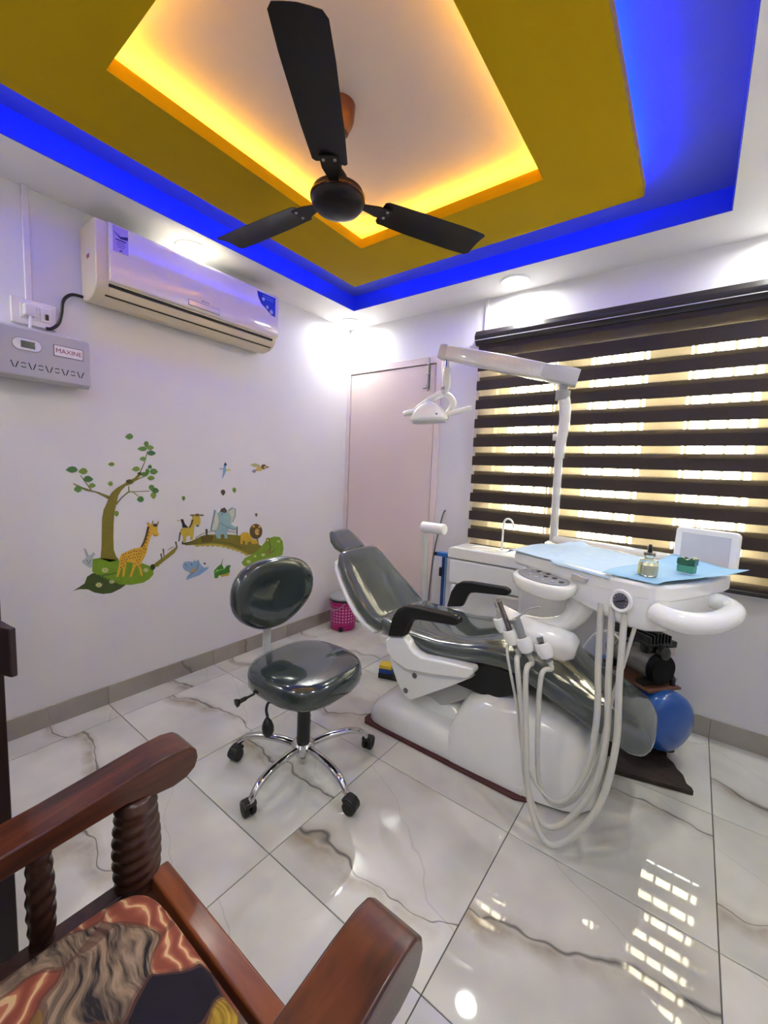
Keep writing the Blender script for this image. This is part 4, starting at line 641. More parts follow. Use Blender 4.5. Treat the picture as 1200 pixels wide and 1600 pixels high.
('yellowbird','wing',2,(176,176,120),[(-0.952,1.302),(-0.915,1.312),(-0.882,1.305),(-0.878,1.288),(-0.914,1.286),(-0.94,1.292)]),
('yellowbird','head',2,(96,72,44),[(-0.822,1.291),(-0.825,1.283),(-0.833,1.276),(-0.843,1.273),(-0.854,1.275),(-0.862,1.281),(-0.864,1.29),(-0.862,1.299),(-0.854,1.306),(-0.844,1.308),(-0.833,1.306),(-0.825,1.3)]),
('yellowbird','face',3,(206,180,120),[(-0.824,1.288),(-0.825,1.284),(-0.829,1.281),(-0.834,1.279),(-0.84,1.28),(-0.844,1.283),(-0.845,1.288),(-0.844,1.292),(-0.84,1.296),(-0.835,1.297),(-0.829,1.296),(-0.825,1.293)]),
('yellowbird','beak',2,(130,110,96),[(-0.823,1.297),(-0.793,1.291),(-0.822,1.28)]),
('yellowbird','tail',2,(140,136,150),[(-0.901,1.266),(-0.918,1.27),(-0.937,1.263),(-0.933,1.249),(-0.914,1.248)]),
('looseleaf0','leaf',1,(95,140,60),[(-1.711,1.418),(-1.703,1.43),(-1.691,1.438),(-1.679,1.436),(-1.671,1.423),(-1.678,1.411),(-1.692,1.405),(-1.703,1.41)]),
('looseleaf0','vein',2,(66,98,42),[(-1.703,1.419),(-1.679,1.422),(-1.679,1.423),(-1.703,1.422)]),
('looseleaf1','leaf',1,(120,150,55),[(-1.793,1.273),(-1.786,1.281),(-1.777,1.285),(-1.768,1.283),(-1.762,1.275),(-1.767,1.267),(-1.778,1.263),(-1.787,1.267)]),
('looseleaf1','vein',2,(84,105,38),[(-1.787,1.273),(-1.768,1.274),(-1.768,1.275),(-1.787,1.275)]),
('looseleaf2','leaf',1,(120,150,55),[(-1.796,1.173),(-1.792,1.182),(-1.784,1.187),(-1.777,1.184),(-1.773,1.174),(-1.777,1.165),(-1.785,1.161),(-1.792,1.167)]),
('looseleaf2','vein',2,(84,105,38),[(-1.792,1.173),(-1.778,1.174),(-1.778,1.175),(-1.792,1.175)]),
('looseleaf3','leaf',1,(120,150,55),[(-1.405,1.072),(-1.413,1.08),(-1.417,1.09),(-1.414,1.099),(-1.406,1.102),(-1.397,1.097),(-1.395,1.087),(-1.399,1.078)]),
('looseleaf3','vein',2,(84,105,38),[(-1.407,1.096),(-1.407,1.078),(-1.405,1.078),(-1.405,1.096)]),
('looseleaf4','leaf',1,(84,78,62),[(-1.15,1.097),(-1.162,1.108),(-1.168,1.121),(-1.163,1.133),(-1.152,1.137),(-1.139,1.131),(-1.135,1.117),(-1.142,1.105)]),
('looseleaf4','vein',2,(58,54,43),[(-1.153,1.129),(-1.153,1.105),(-1.151,1.105),(-1.15,1.129)]),
('looseleaf5','leaf',1,(120,150,55),[(-1.07,1.112),(-1.08,1.122),(-1.086,1.134),(-1.082,1.145),(-1.071,1.149),(-1.059,1.143),(-1.056,1.13),(-1.062,1.119)]),
('looseleaf5','vein',2,(84,105,38),[(-1.073,1.141),(-1.072,1.12),(-1.07,1.12),(-1.07,1.141)]),
('looseleaf6','leaf',1,(110,112,84),[(-0.899,0.945),(-0.907,0.952),(-0.912,0.962),(-0.909,0.969),(-0.901,0.972),(-0.892,0.967),(-0.889,0.958),(-0.894,0.95)]),
('looseleaf6','vein',2,(77,78,58),[(-0.903,0.966),(-0.902,0.95),(-0.9,0.95),(-0.899,0.966)]),
]
INFO = {'tree': ('green tree wall sticker with leafy branches', 'tree'), 'hill': ('green grassy hill wall sticker with cream flowers under the tree', 'hill'), 'rabbit': ('pale grey rabbit wall sticker peeking behind the tree', 'rabbit'), 'giraffe': ('spotted yellow giraffe wall sticker beside the tree', 'giraffe'), 'rope': ('short sloping rope bridge wall sticker beside the giraffe', 'bridge'), 'bridge': ('arched brown bridge wall sticker under the elephant', 'bridge'), 'goat': ('small plain yellow giraffe calf wall sticker on the bridge end', 'calf'), 'penguin': ('small black bird wall sticker on the back of the calf', 'bird'), 'elephant': ('blue grey elephant wall sticker standing on the bridge', 'elephant'), 'lion': ('yellow lion wall sticker with brown mane', 'lion'), 'mound': ('bright green mound wall sticker right of the lion', 'mound'), 'monkey': ('small monkey wall sticker on the green mound', 'monkey'), 'hippo': ('blue hippopotamus wall sticker below the bridge', 'hippopotamus'), 'crocodile': ('green crocodile wall sticker below the bridge', 'crocodile'), 'bluebird': ('blue flying bird wall sticker above the elephant', 'bird'), 'yellowbird': ('yellow flying bird wall sticker at upper right', 'bird'),
 'looseleaf0': ('loose green leaf wall sticker highest above the tree', 'leaf'), 'looseleaf1': ('small pale leaf wall sticker left of the treetop', 'leaf'), 'looseleaf2': ('round pale leaf wall sticker between the branches', 'leaf'), 'looseleaf3': ('small green leaf wall sticker above the calf', 'leaf'), 'looseleaf4': ('dark brown leaf wall sticker above the elephant', 'leaf'), 'looseleaf5': ('pale green leaf wall sticker right of the brown leaf', 'leaf'), 'looseleaf6': ('tiny grey leaf wall sticker above the lion', 'leaf')}
DT = {}
for (tn, pn, layer, col, pts) in DECALS:
    if tn not in DT:
        nm, ct = INFO[tn]
        DT[tn] = thing(ct + '_sticker', (0.001, sum(p[0] for p in pts) / len(pts), min(p[1] for p in pts)), nm, 'wall sticker', 'animal wall stickers')
    prism(pn, pts, 'yz', 0.0002, 0.0004 + 0.0005 * layer, M('sticker_%d_%d_%d' % col, col, 0.5, noise=0.08, scale=40), DT[tn], smooth=False)
# ================================================================== DENTAL CHAIR
Y0 = -0.75
mm = M('maroon_rubber', (74, 22, 26), 0.45)
o = prism('floor_mat', [(1.125, -1.03), (1.15, -1.062), (1.93, -1.062), (2.0, -1.03), (2.02, -0.5), (1.98, -0.455), (1.16, -0.455), (1.13, -0.49)], 'xy', 0.0005, 0.012, mm, bevel=0.003); tag(o, 'dark maroon rubber mat under the dental chair base', 'mat')
ch = thing('dental_chair', (1.6, Y0, 0.012), 'reclined dental chair with charcoal pads and a white plastic base', 'dental chair')
def hump(name, st, mat, e=0.42, n=26):
    rings = []
    for (x, h, hw) in st:
        pts = []
        for k in range(n + 1):
            a = pi * k / n
            pts.append(Vector((x, Y0 - hw * spow(cos(a), e), 0.013 + h * spow(sin(a), e))))
        rings.append(pts)
    return loft(name, rings, mat, ch, ang=55)
hump('base_plate', [(1.14, 0.02, 0.20), (1.143, 0.05, 0.24), (1.155, 0.085, 0.268), (1.19, 0.115, 0.285), (1.25, 0.14, 0.292), (1.40, 0.15, 0.292), (1.60, 0.14, 0.290), (1.80, 0.10, 0.288), (1.95, 0.06, 0.285)], abs_m)
hump('lift_cover', [(1.20, 0.09, 0.15), (1.26, 0.15, 0.20), (1.36, 0.24, 0.22), (1.46, 0.26, 0.22), (1.58, 0.22, 0.21), (1.66, 0.15, 0.2)], abs_m, e=0.6)
hump('front_housing', [(1.605, 0.08, 0.278), (1.612, 0.16, 0.288), (1.635, 0.25, 0.292), (1.68, 0.315, 0.292), (1.76, 0.352, 0.290), (1.90, 0.36, 0.285), (2.02, 0.345, 0.275), (2.10, 0.315, 0.255), (2.155, 0.265, 0.225), (2.185, 0.19, 0.18), (2.195, 0.09, 0.12)], abs_m, e=0.36)
prism('lift_arm', [(1.34, 0.22), (1.50, 0.17), (1.70, 0.30), (1.74, 0.42), (1.42, 0.43), (1.34, 0.36)], 'xz', Y0 - 0.19, Y0 + 0.19, lgrey_m, ch, bevel=0.008)
prism('bellows', [(1.45, 0.34), (1.78, 0.33), (1.90, 0.40), (1.92, 0.46), (1.72, 0.505), (1.30, 0.47), (1.28, 0.42)], 'xz', Y0 - 0.225, Y0 + 0.225, rub_m, ch, bevel=0.01)
prism('seat_pan', [(1.16, 0.40), (1.70, 0.455), (1.72, 0.48), (1.16, 0.45)], 'xz', Y0 - 0.22, Y0 + 0.22, white_m, ch, bevel=0.006)
# pads
pad('seat_pad', [(1.19, 0.545, 0.225, 0.085), (1.24, 0.535, 0.24, 0.095), (1.36, 0.525, 0.25, 0.10), (1.50, 0.528, 0.253, 0.10), (1.62, 0.547, 0.255, 0.10), (1.72, 0.570, 0.255, 0.10), (1.82, 0.578, 0.252, 0.10), (1.90, 0.565, 0.248, 0.10), (2.0, 0.525, 0.242, 0.10), (2.10, 0.482, 0.235, 0.10), (2.20, 0.438, 0.222, 0.10), (2.28, 0.400, 0.205, 0.098), (2.325, 0.378, 0.192, 0.10)], vinyl2_m, Y0, ch, e=0.42, taper=0.06)
BP = [(0.835, 0.820, 0.165, 0.07), (0.86, 0.792, 0.19, 0.085), (0.92, 0.728, 0.212, 0.09), (0.99, 0.660, 0.232, 0.09), (1.06, 0.600, 0.245, 0.09), (1.12, 0.553, 0.243, 0.088), (1.17, 0.522, 0.225, 0.075)]
pad('backrest_pad', BP, vinyl2_m, Y0, ch, e=0.45, taper=0.03)
def shell(nm, off):
    P_ = [(x - 0.045, z - 0.052, hw + 0.004, 0.045) for (x, z, hw, t_) in BP]
    return pad(nm, P_, abs_m, Y0, ch, e=0.5, taper=0.02)
shell('backrest_shell', 0)
prism('backrest_bracket', [(1.02, 0.50), (1.10, 0.45), (1.24, 0.36), (1.33, 0.36), (1.33, 0.44), (1.15, 0.49), (1.06, 0.55)], 'xz', Y0 - 0.17, Y0 + 0.17, white_m, ch, bevel=0.01)
hb = prism('headrest_bracket', [(0.735, 0.815), (0.765, 0.835), (0.86, 0.765), (0.83, 0.74)], 'xz', Y0 - 0.035, Y0 + 0.035, rub_m, ch, bevel=0.004)
tube('headrest_lever', [(0.745, Y0 - 0.06, 0.80), (0.745, Y0 + 0.05, 0.80)], 0.016, rub_m, ch, smoothpath=False)
hd = pad('headrest', [(0.665, 0.918, 0.085, 0.05), (0.695, 0.892, 0.105, 0.06), (0.735, 0.862, 0.112, 0.062), (0.775, 0.838, 0.10, 0.055)], vinyl2_m, Y0, ch, e=0.55, taper=0.022)
# arms and covers, near and far
arm = [(1.273, 0.50), (1.297, 0.60), (1.325, 0.648), (1.36, 0.672), (1.42, 0.682), (1.62, 0.690), (1.645, 0.680), (1.648, 0.662), (1.63, 0.645), (1.45, 0.625), (1.415, 0.615), (1.397, 0.59), (1.372, 0.525)]
cov = [(1.252, 0.471), (1.274, 0.493), (1.357, 0.516), (1.382, 0.497), (1.399, 0.475), (1.425, 0.458), (1.461, 0.45), (1.58, 0.464), (1.715, 0.481), (1.723, 0.462), (1.70, 0.43), (1.686, 0.422), (1.526, 0.385), (1.387, 0.36), (1.303, 0.381), (1.259, 0.417)]
plt = [(1.262, 0.40), (1.381, 0.37), (1.693, 0.43), (1.705, 0.425), (1.60, 0.345), (1.425, 0.222), (1.395, 0.204), (1.365, 0.212), (1.318, 0.262), (1.275, 0.345)]
for s_ in (1, -1):
    a = Y0 - s_ * 0.262; b = Y0 - s_ * 0.318
    prism('armrest', arm, 'xz', Y0 - s_ * 0.275, b, rub_m, ch, bevel=0.012)
    prism('side_plate', plt, 'xz', Y0 - s_ * 0.235, Y0 - s_ * 0.278, white_m, ch, bevel=0.006)
    c = prism('side_cover', cov, 'xz', Y0 - s_ * 0.245, Y0 - s_ * 0.305, abs_m, ch, bevel=0.018)
    for (x, z) in ((1.417, 0.336), (1.371, 0.245)):
        sc = lathe('cover_screw', [(0, 0), (0.012, 0), (0.013, 0.004), (0.010, 0.005), (0, 0.003)], steel_m, ch, c=(x, Y0 - s_ * 0.278, z), axis=(0, -s_, 0), n=16)
# ================================================================== CUSPIDOR UNIT
cu = thing('cuspidor_unit', (1.43, -0.2, 0), 'white boxy spittoon unit standing behind the dental chair', 'dental unit')
box('cabinet', 1.19, 1.655, -0.292, -0.115, 0.004, 0.595, abs_m, cu, bevel=0.02); box('upper_panel', 1.183, 1.66, -0.297, -0.112, 0.60, 0.757, abs_m, cu, bevel=0.012)
prism('lid', [(1.172, 0.763), (1.668, 0.763), (1.668, 0.812), (1.655, 0.828), (1.62, 0.835), (1.215, 0.838), (1.185, 0.830), (1.172, 0.81)], 'xz', -0.307, -0.105, abs_m, cu, bevel=0.016)
lathe('bowl_rim', [(0.07, 0.0), (0.07, 0.006), (0.060, 0.007), (0.056, 0.001)], abs_m, cu, c=(1.36, -0.205, 0.834), n=28)
box('side_column', 1.645, 1.90, -0.345, -0.13, 0.004, 0.752, abs_m, cu, bevel=0.035, seg=4)
box('side_column_top', 1.70, 1.88, -0.34, -0.15, 0.745, 0.86, abs_m, cu, bevel=0.03, seg=4)
fc = tube('cup_filler_tap', [(1.486, -0.2, 0.836), (1.486, -0.2, 0.92), (1.487, -0.2, 1.0), (1.495, -0.2, 1.028), (1.513, -0.2, 1.037), (1.535, -0.2, 1.028), (1.546, -0.2, 1.005), (1.549, -0.2, 0.982)], 0.006, white_m, cu, n=10)
lathe('tap_base', [(0.03, 0), (0.03, 0.005), (0.012, 0.008), (0.010, 0.02)], white_m, cu, c=(1.486, -0.2, 0.834), n=20)
# ================================================================== OPERATING LIGHT
film_m = M('plastic_film_over_white', (214, 214, 210), 0.2, coat=1.0, noise=0.04, bump=0.5, bscale=26)
ol = thing('operating_light', (1.80, -0.3, 0.86), 'white dental operating light on a film wrapped pole and arm', 'dental light')
tube('pole', [(1.808, -0.3, 0.85), (1.803, -0.3, 1.20), (1.80, -0.3, 1.42)], 0.021, film_m, ol, smoothpath=False, n=18)
tube('pole_upper', [(1.80, -0.3, 1.40), (1.806, -0.3, 1.50), (1.815, -0.3, 1.60), (1.806, -0.3, 1.69), (1.795, -0.3, 1.735)], [0.028, 0.027, 0.028, 0.031, 0.03], film_m, ol, n=18)
lathe('knob', [(0.0, 0), (0.018, 0), (0.018, 0.02), (0, 0.022)], film_m, ol, c=(1.782, -0.3, 1.51), axis=(-1, -0.2, 0), n=14)
lathe('pivot_collar', [(0.02, 0), (0.036, 0.004), (0.036, 0.05), (0.022, 0.056), (0.018, 0.10)], grey_m, ol, c=(1.795, -0.3, 1.70), n=22)
A_ = Vector((1.84, -0.294, 1.815)); B_ = Vector((1.165, -0.50, 1.987)); dv = (B_ - A_).normalized(); sd_ = dv.cross(Vector((0, 0, 1))).normalized(); up_ = sd_.cross(dv)
def rsec(p, hw, hh): return sering(p, sd_, up_, hw, hh, 20, 0.35)
L_ = (B_ - A_).length
loft('spring_arm', [rsec(A_ + dv * L_ * t_, a, b) for t_, a, b in ((0.10, 0.026, 0.034), (0.12, 0.03, 0.040), (0.25, 0.031, 0.044), (0.5, 0.031, 0.046), (0.75, 0.031, 0.043), (0.97, 0.028, 0.038), (1.0, 0.026, 0.034))], film_m, ol)
loft('arm_rear_cap', [rsec(A_ + dv * L_ * t_, a, b) for t_, a, b in ((-0.03, 0.026, 0.044), (0.0, 0.032, 0.046), (0.14, 0.033, 0.046), (0.22, 0.032, 0.034))], lgrey_m, ol)
loft('arm_end_cap', [rsec(A_ + dv * L_ * t_, a, b) for t_, a, b in ((0.955, 0.031, 0.042), (0.985, 0.031, 0.042), (1.015, 0.026, 0.036))], lgrey_m, ol)
ax = Vector((1.200, -0.49, 1.95))
tube('drop_rod', [ax, ax - Vector((0, 0, 0.09))], 0.011, chrome_m, ol, smoothpath=False)
tube('drop_sleeve', [(1.200, -0.49, 1.895), (1.201, -0.49, 1.85), (1.203, -0.49, 1.80), (1.192, -0.49, 1.765), (1.178, -0.49, 1.75)], [0.019, 0.025, 0.026, 0.024, 0.02], film_m, ol)
box('sleeve_label', 1.186, 1.208, -0.518, -0.512, 1.770, 1.786, grey_m, ol)
lh = thing('x', (0, 0, 0)); bpy.data.objects.remove(lh)
tube('yoke', [(1.185, -0.49, 1.755), (1.14, -0.50, 1.738), (1.09, -0.515, 1.705), (1.05, -0.53, 1.672), (1.03, -0.54, 1.645)], [0.022, 0.02, 0.02, 0.021, 0.022], white_m, ol)
tube('yoke', [(1.185, -0.49, 1.755), (1.222, -0.475, 1.735), (1.240, -0.465, 1.70), (1.228, -0.462, 1.665), (1.20, -0.465, 1.638), (1.16, -0.48, 1.622)], [0.02, 0.018, 0.019, 0.02, 0.02, 0.02], white_m, ol)
# lamp head: shield with flat lens underneath, tipped slightly
hc = Vector((1.108, -0.505, 1.622)); hu = Vector((0.93, 0.32, 0.06)).normalized(); hv = Vector((-0.3, 0.9, 0.05)); hv = (hv - hu * hv.dot(hu)).normalized(); hn = hu.cross(hv)
if hn.z < 0: hn = -hn
hd_ = loft('lamp_head', [sering(hc + hn * z, hu, hv, a, b, 28, 0.75) for z, a, b in ((-0.026, 0.098, 0.075), (-0.02, 0.108, 0.085), (-0.005, 0.112, 0.088), (0.02, 0.10, 0.08), (0.05, 0.075, 0.062), (0.075, 0.045, 0.04), (0.088, 0.018, 0.016))], abs_m, ol, ang=50)
loft('lens_rim', [sering(hc + hn * z, hu, hv, a, b, 28, 0.75) for z, a, b in ((-0.036, 0.09, 0.068), (-0.034, 0.10, 0.077), (-0.026, 0.10, 0.077))], lgrey_m, ol)
for i in range(5): 
    q = hc + hu * (0.03 + 0.0 * i) - hv * 0.07 + hn * (0.004 + 0.012 * i)
    box_c = q
tube('grip', [(1.045, -0.535, 1.648), (1.0, -0.545, 1.648), (0.962, -0.555, 1.64)], [0.026, 0.023, 0.018], white_m, ol, flat=0.8)
tube('grip', [(1.20, -0.48, 1.63), (1.26, -0.465, 1.648), (1.33, -0.445, 1.668)], [0.016, 0.016, 0.013], white_m, ol)
tube('grip_tip', [(1.328, -0.446, 1.667), (1.345, -0.441, 1.672)], [0.015, 0.010], white_m, ol, smoothpath=False)
lathe('switch', [(0, 0), (0.009, 0), (0.008, 0.004), (0, 0.005)], dark_m, ol, c=hc + hu * 0.055 - hv * 0.074 + hn * 0.004, axis=-hv, n=12)
# ================================================================== DELIVERY TRAY
du = thing('delivery_unit', (2.1, -0.8, 0.86), 'white dental instrument tray with gauge and curved handle over the chair foot', 'dental unit')
TT = Matrix.Translation((1.817, -0.89, 0)) @ Matrix.Rotation(radians(-25), 4, 'Z')
with frame(TT):
    out = [(-0.045, 0.05), (-0.03, 0.012), (0.0, 0.0), (0.12, -0.006), (0.30, -0.016), (0.44, -0.022), (0.51, -0.018), (0.555, 0.0), (0.585, 0.05), (0.592, 0.15), (0.59, 0.36), (0.575, 0.45), (0.53, 0.49), (0.20, 0.50), (0.0, 0.50), (-0.04, 0.47), (-0.055, 0.40), (-0.055, 0.15)]
    prism('tray_body', out, 'xy', 0.918, 0.977, abs_m, du, bevel=0.014)
    low = [(0.02, 0.05), (0.05, 0.006), (0.12, -0.004), (0.30, -0.0145), (0.44, -0.0205), (0.51, -0.0165), (0.554, 0.001), (0.583, 0.05), (0.59, 0.15), (0.585, 0.30), (0.56, 0.40), (0.48, 0.43), (0.10, 0.43), (0.02, 0.36)]
    rings = []
    for zz, k_ in ((0.930, 1.0), (0.89, 1.0), (0.85, 0.995), (0.832, 0.975), (0.822, 0.93), (0.819, 0.85)):
        rings.append([(0.345 + (x - 0.345) * k_, 0.17 + (y - 0.17) * k_, zz + (0.16 * max(0, (0.47 - x)) * (0.93 - zz) / 0.11)) for x, y in low])
    loft('lower_body', rings, abs_m, du, ang=50)
    # control pod
    pr = []
    for zz, k_ in ((0.850, 0.66), (0.858, 0.83), (0.874, 0.96), (0.890, 1.0), (0.902, 1.0), (0.909, 0.97), (0.911, 0.9)):
        pr.append([(0.175 + 0.14 * k_ * spow(cos(a), 0.85) + 0.0, -0.042 + 0.064 * k_ * spow(sin(a), 0.85), zz + 0.22 * (0.064 * k_ * spow(sin(a), 0.85))) for a in [2 * pi * i / 28 for i in range(28)]])
    pod = loft('control_pod', pr, abs_m, du, ang=50)
    pr = [[(0.175 + 0.118 * k_ * cos(a), -0.045 + 0.046 * k_ * sin(a), zz + 0.22 * 0.046 * k_ * sin(a)) for a in [2 * pi * i / 24 for i in range(24)]] for zz, k_ in ((0.909, 1.0), (0.9135, 1.0), (0.9138, 0.9))]
    kp = loft('keypad', pr, M('keypad_grey', (146, 146, 150), 0.3), du)
    kd = M('key_dark', (70, 70, 74), 0.4); kl = M('key_light', (196, 196, 196), 0.4)
    for i, (x, y, r, m_) in enumerate(((0.075, 0.006, 0.007, kl), (0.10, -0.016, 0.008, kl), (0.128, 0.010, 0.008, kl), (0.14, -0.026, 0.008, kl), (0.165, 0.0, 0.009, kd), (0.175, -0.032, 0.007, kl), (0.20, 0.006, 0.010, kd), (0.215, -0.024, 0.008, kl), (0.242, -0.008, 0.010, kd), (0.11, 0.024, 0.010, kd), (0.155, 0.026, 0.010, kd))):
        lathe('key', [(r, 0), (r, 0.003), (0, 0.0035)], m_, kp, c=(x + 0.02, y - 0.037, 0.9125 + 0.22 * (y + 0.008)), n=12)
    # gauge
    lathe('gauge_ring', [(0.036, 0), (0.038, 0.008), (0.034, 0.014), (0.026, 0.012), (0.025, 0.006)], abs_m, du, c=(0.476, -0.020, 0.905), axis=(0.05, -1, 0.1), n=28)
    gf = lathe('gauge_face', [(0.0255, 0.0), (0.0255, 0.010), (0, 0.0105)], M('gauge_face', (92, 92, 108), 0.15), du, c=(0.476, -0.020, 0.905), axis=(0.05, -1, 0.1), n=24)
    tube('gauge_needle', [(0.462, -0.0322, 0.900), (0.49, -0.0322, 0.912)], 0.0016, dark_m, gf, smoothpath=False, n=6)
    for j in range(9):
        a = radians(-40 + 260 * j / 8); tube('gauge_mark', [(0.476 + 0.019 * cos(a), -0.0312, 0.9062 + 0.019 * sin(a)), (0.476 + 0.023 * cos(a), -0.0312, 0.9062 + 0.023 * sin(a))], 0.0008, M('gauge_white', (200, 200, 210), 0.4), gf, smoothpath=False, n=5)
    # handle
    tube('handle', [(0.565, 0.015, 0.890), (0.61, 0.005, 0.887), (0.652, 0.03, 0.884), (0.676, 0.10, 0.884), (0.678, 0.19, 0.888), (0.66, 0.27, 0.895), (0.62, 0.305, 0.90), (0.575, 0.305, 0.905)], [0.034, 0.035, 0.035, 0.034, 0.033, 0.031, 0.03, 0.028], abs_m, du, n=20, flat=0.95)
    lathe('brake_button', [(0.015, 0), (0.015, -0.008), (0, -0.009)], dark_m, du, c=(0.55, 0.06, 0.822), n=14)
    # viewer
    vm = [(0.350, 0.972), (0.354, 1.110), (0.364, 1.120), (0.556, 1.120), (0.566, 1.110), (0.566, 0.972)]
    vw = prism('film_viewer', vm, 'xz', 0.50, 0.522, abs_m, du, bevel=0.006)
    box('viewer_screen', 0.378, 0.542, 0.4982, 0.5005, 0.990, 1.100, M('viewer_screen', (206, 208, 214), 0.25), vw, bevel=0.001)
    prism('tray_latch', [(0.285, 0.928), (0.345, 0.928), (0.352, 0.950), (0.292, 0.957)], 'xz', -0.034, -0.012, M('clear_grey', (196, 198, 200), 0.1, coat=1.0), du, bevel=0.006)
# arm carrying the tray
tube('support_arm', [(1.81, -0.30, 0.955), (2.10, -0.305, 0.945), (2.34, -0.315, 0.935)], 0.034, film_m, du, smoothpath=False, n=18, flat=0.9)
lathe('arm_hub', [(0.045, 0), (0.045, 0.08), (0.03, 0.09)], white_m, du, c=(1.808, -0.3, 0.86), n=24)
lathe('arm_joint', [(0.03, 0), (0.044, 0.004), (0.044, 0.055), (0.03, 0.06)], white_m, du, c=(2.345, -0.315, 0.86), n=22)
prism('lower_arm', [(2.30, -0.30), (2.39, -0.32), (2.26, -0.74), (2.16, -0.72)], 'xy', 0.845, 0.872, white_m, du, bevel=0.01)
lathe('tray_pivot', [(0.055, 0), (0.055, 0.05)], white_m, du, c=(2.21, -0.72, 0.85), n=24)
# instrument holder hanging below the left end
tube('holder_neck', [(2.10, -0.93, 0.875), (2.085, -0.945, 0.80), (2.045, -0.97, 0.742), (1.975, -1.0, 0.722), (1.90, -1.02, 0.72)], [0.085, 0.062, 0.046, 0.040, 0.042], abs_m, du, n=18, flat=0.75)
hbd = loft('instrument_holder', [sering(Vector(c), (0.18, -0.5, 0.9), (0.1, 0.9, 0.5), a, b, 20, 0.7) for c, a, b in (((1.805, -1.045, 0.742), 0.024, 0.02), ((1.82, -1.05, 0.735), 0.044, 0.034), ((1.88, -1.055, 0.71), 0.053, 0.042), ((1.95, -1.05, 0.692), 0.056, 0.046), ((2.02, -1.035, 0.678), 0.058, 0.048), ((2.075, -1.015, 0.668), 0.055, 0.045), ((2.10, -1.005, 0.662), 0.035, 0.03))], abs_m, du, ang=60)
CUPS = [(1.842, -1.088, 0.718), (1.887, -1.10, 0.684), (1.938, -1.10, 0.668), (2.005, -1.085, 0.662)]
for c in CUPS: lathe('holder_cup', [(0.012, -0.034), (0.024, -0.028), (0.030, -0.01), (0.031, 0.012), (0.028, 0.026), (0.021, 0.028), (0.018, 0.005)], abs_m, du, c=c, axis=(-0.42, -0.12, 1.0), n=18)
# ---- handpieces and hoses (each one lifts out of its holder)
hose_m = M('grey_silicone_hose', (202, 201, 194), 0.3, noise=0.04, coat=0.5, bump=0.15, bscale=120)
mhp = M('handpiece_metal', (150, 146, 148), 0.22, metal=1.0); gtip = M('handpiece_grey', (176, 174, 174), 0.3)
starts = [(2.175, -1.075, 0.875), (2.212, -1.092, 0.872), (2.250, -1.108, 0.869), (2.288, -1.10, 0.866)]
lab = ['slim scaler handpiece with pale cone tip in the leftmost holder cup', 'long steel turbine handpiece standing tallest in the holder', 'grey three way syringe with bent nozzle in the holder', 'short dark ended handpiece hose coupling in the rightmost holder cup']
nmz = ['scaler_handpiece', 'turbine_handpiece', 'syringe_handpiece', 'motor_handpiece']
loops = [
 [(2.19, -1.12, 0.68), (2.205, -1.15, 0.50), (2.19, -1.165, 0.32), (2.13, -1.17, 0.18), (2.06, -1.165, 0.17), (1.985, -1.16, 0.26), (1.94, -1.15, 0.45), (1.885, -1.13, 0.62)],
 [(2.225, -1.135, 0.66), (2.238, -1.155, 0.46), (2.22, -1.175, 0.29), (2.15, -1.19, 0.13), (2.075, -1.20, 0.085), (2.005, -1.185, 0.20), (1.968, -1.165, 0.42), (1.925, -1.135, 0.60)],
 [(2.258, -1.15, 0.66), (2.268, -1.17, 0.44), (2.24, -1.20, 0.24), (2.16, -1.22, 0.085), (2.09, -1.225, 0.05), (2.02, -1.20, 0.17), (1.985, -1.17, 0.40), (1.962, -1.14, 0.58)],
 [(2.262, -1.12, 0.70), (2.232, -1.10, 0.52), (2.215, -1.115, 0.34), (2.17, -1.14, 0.20), (2.10, -1.15, 0.135), (2.04, -1.15, 0.20), (2.02, -1.15, 0.42), (2.012, -1.12, 0.58)]]
RH = [0.0055, 0.0105, 0.0105, 0.0095]
RS = [0.0105, 0.0105, 0.0105, 0.0055]
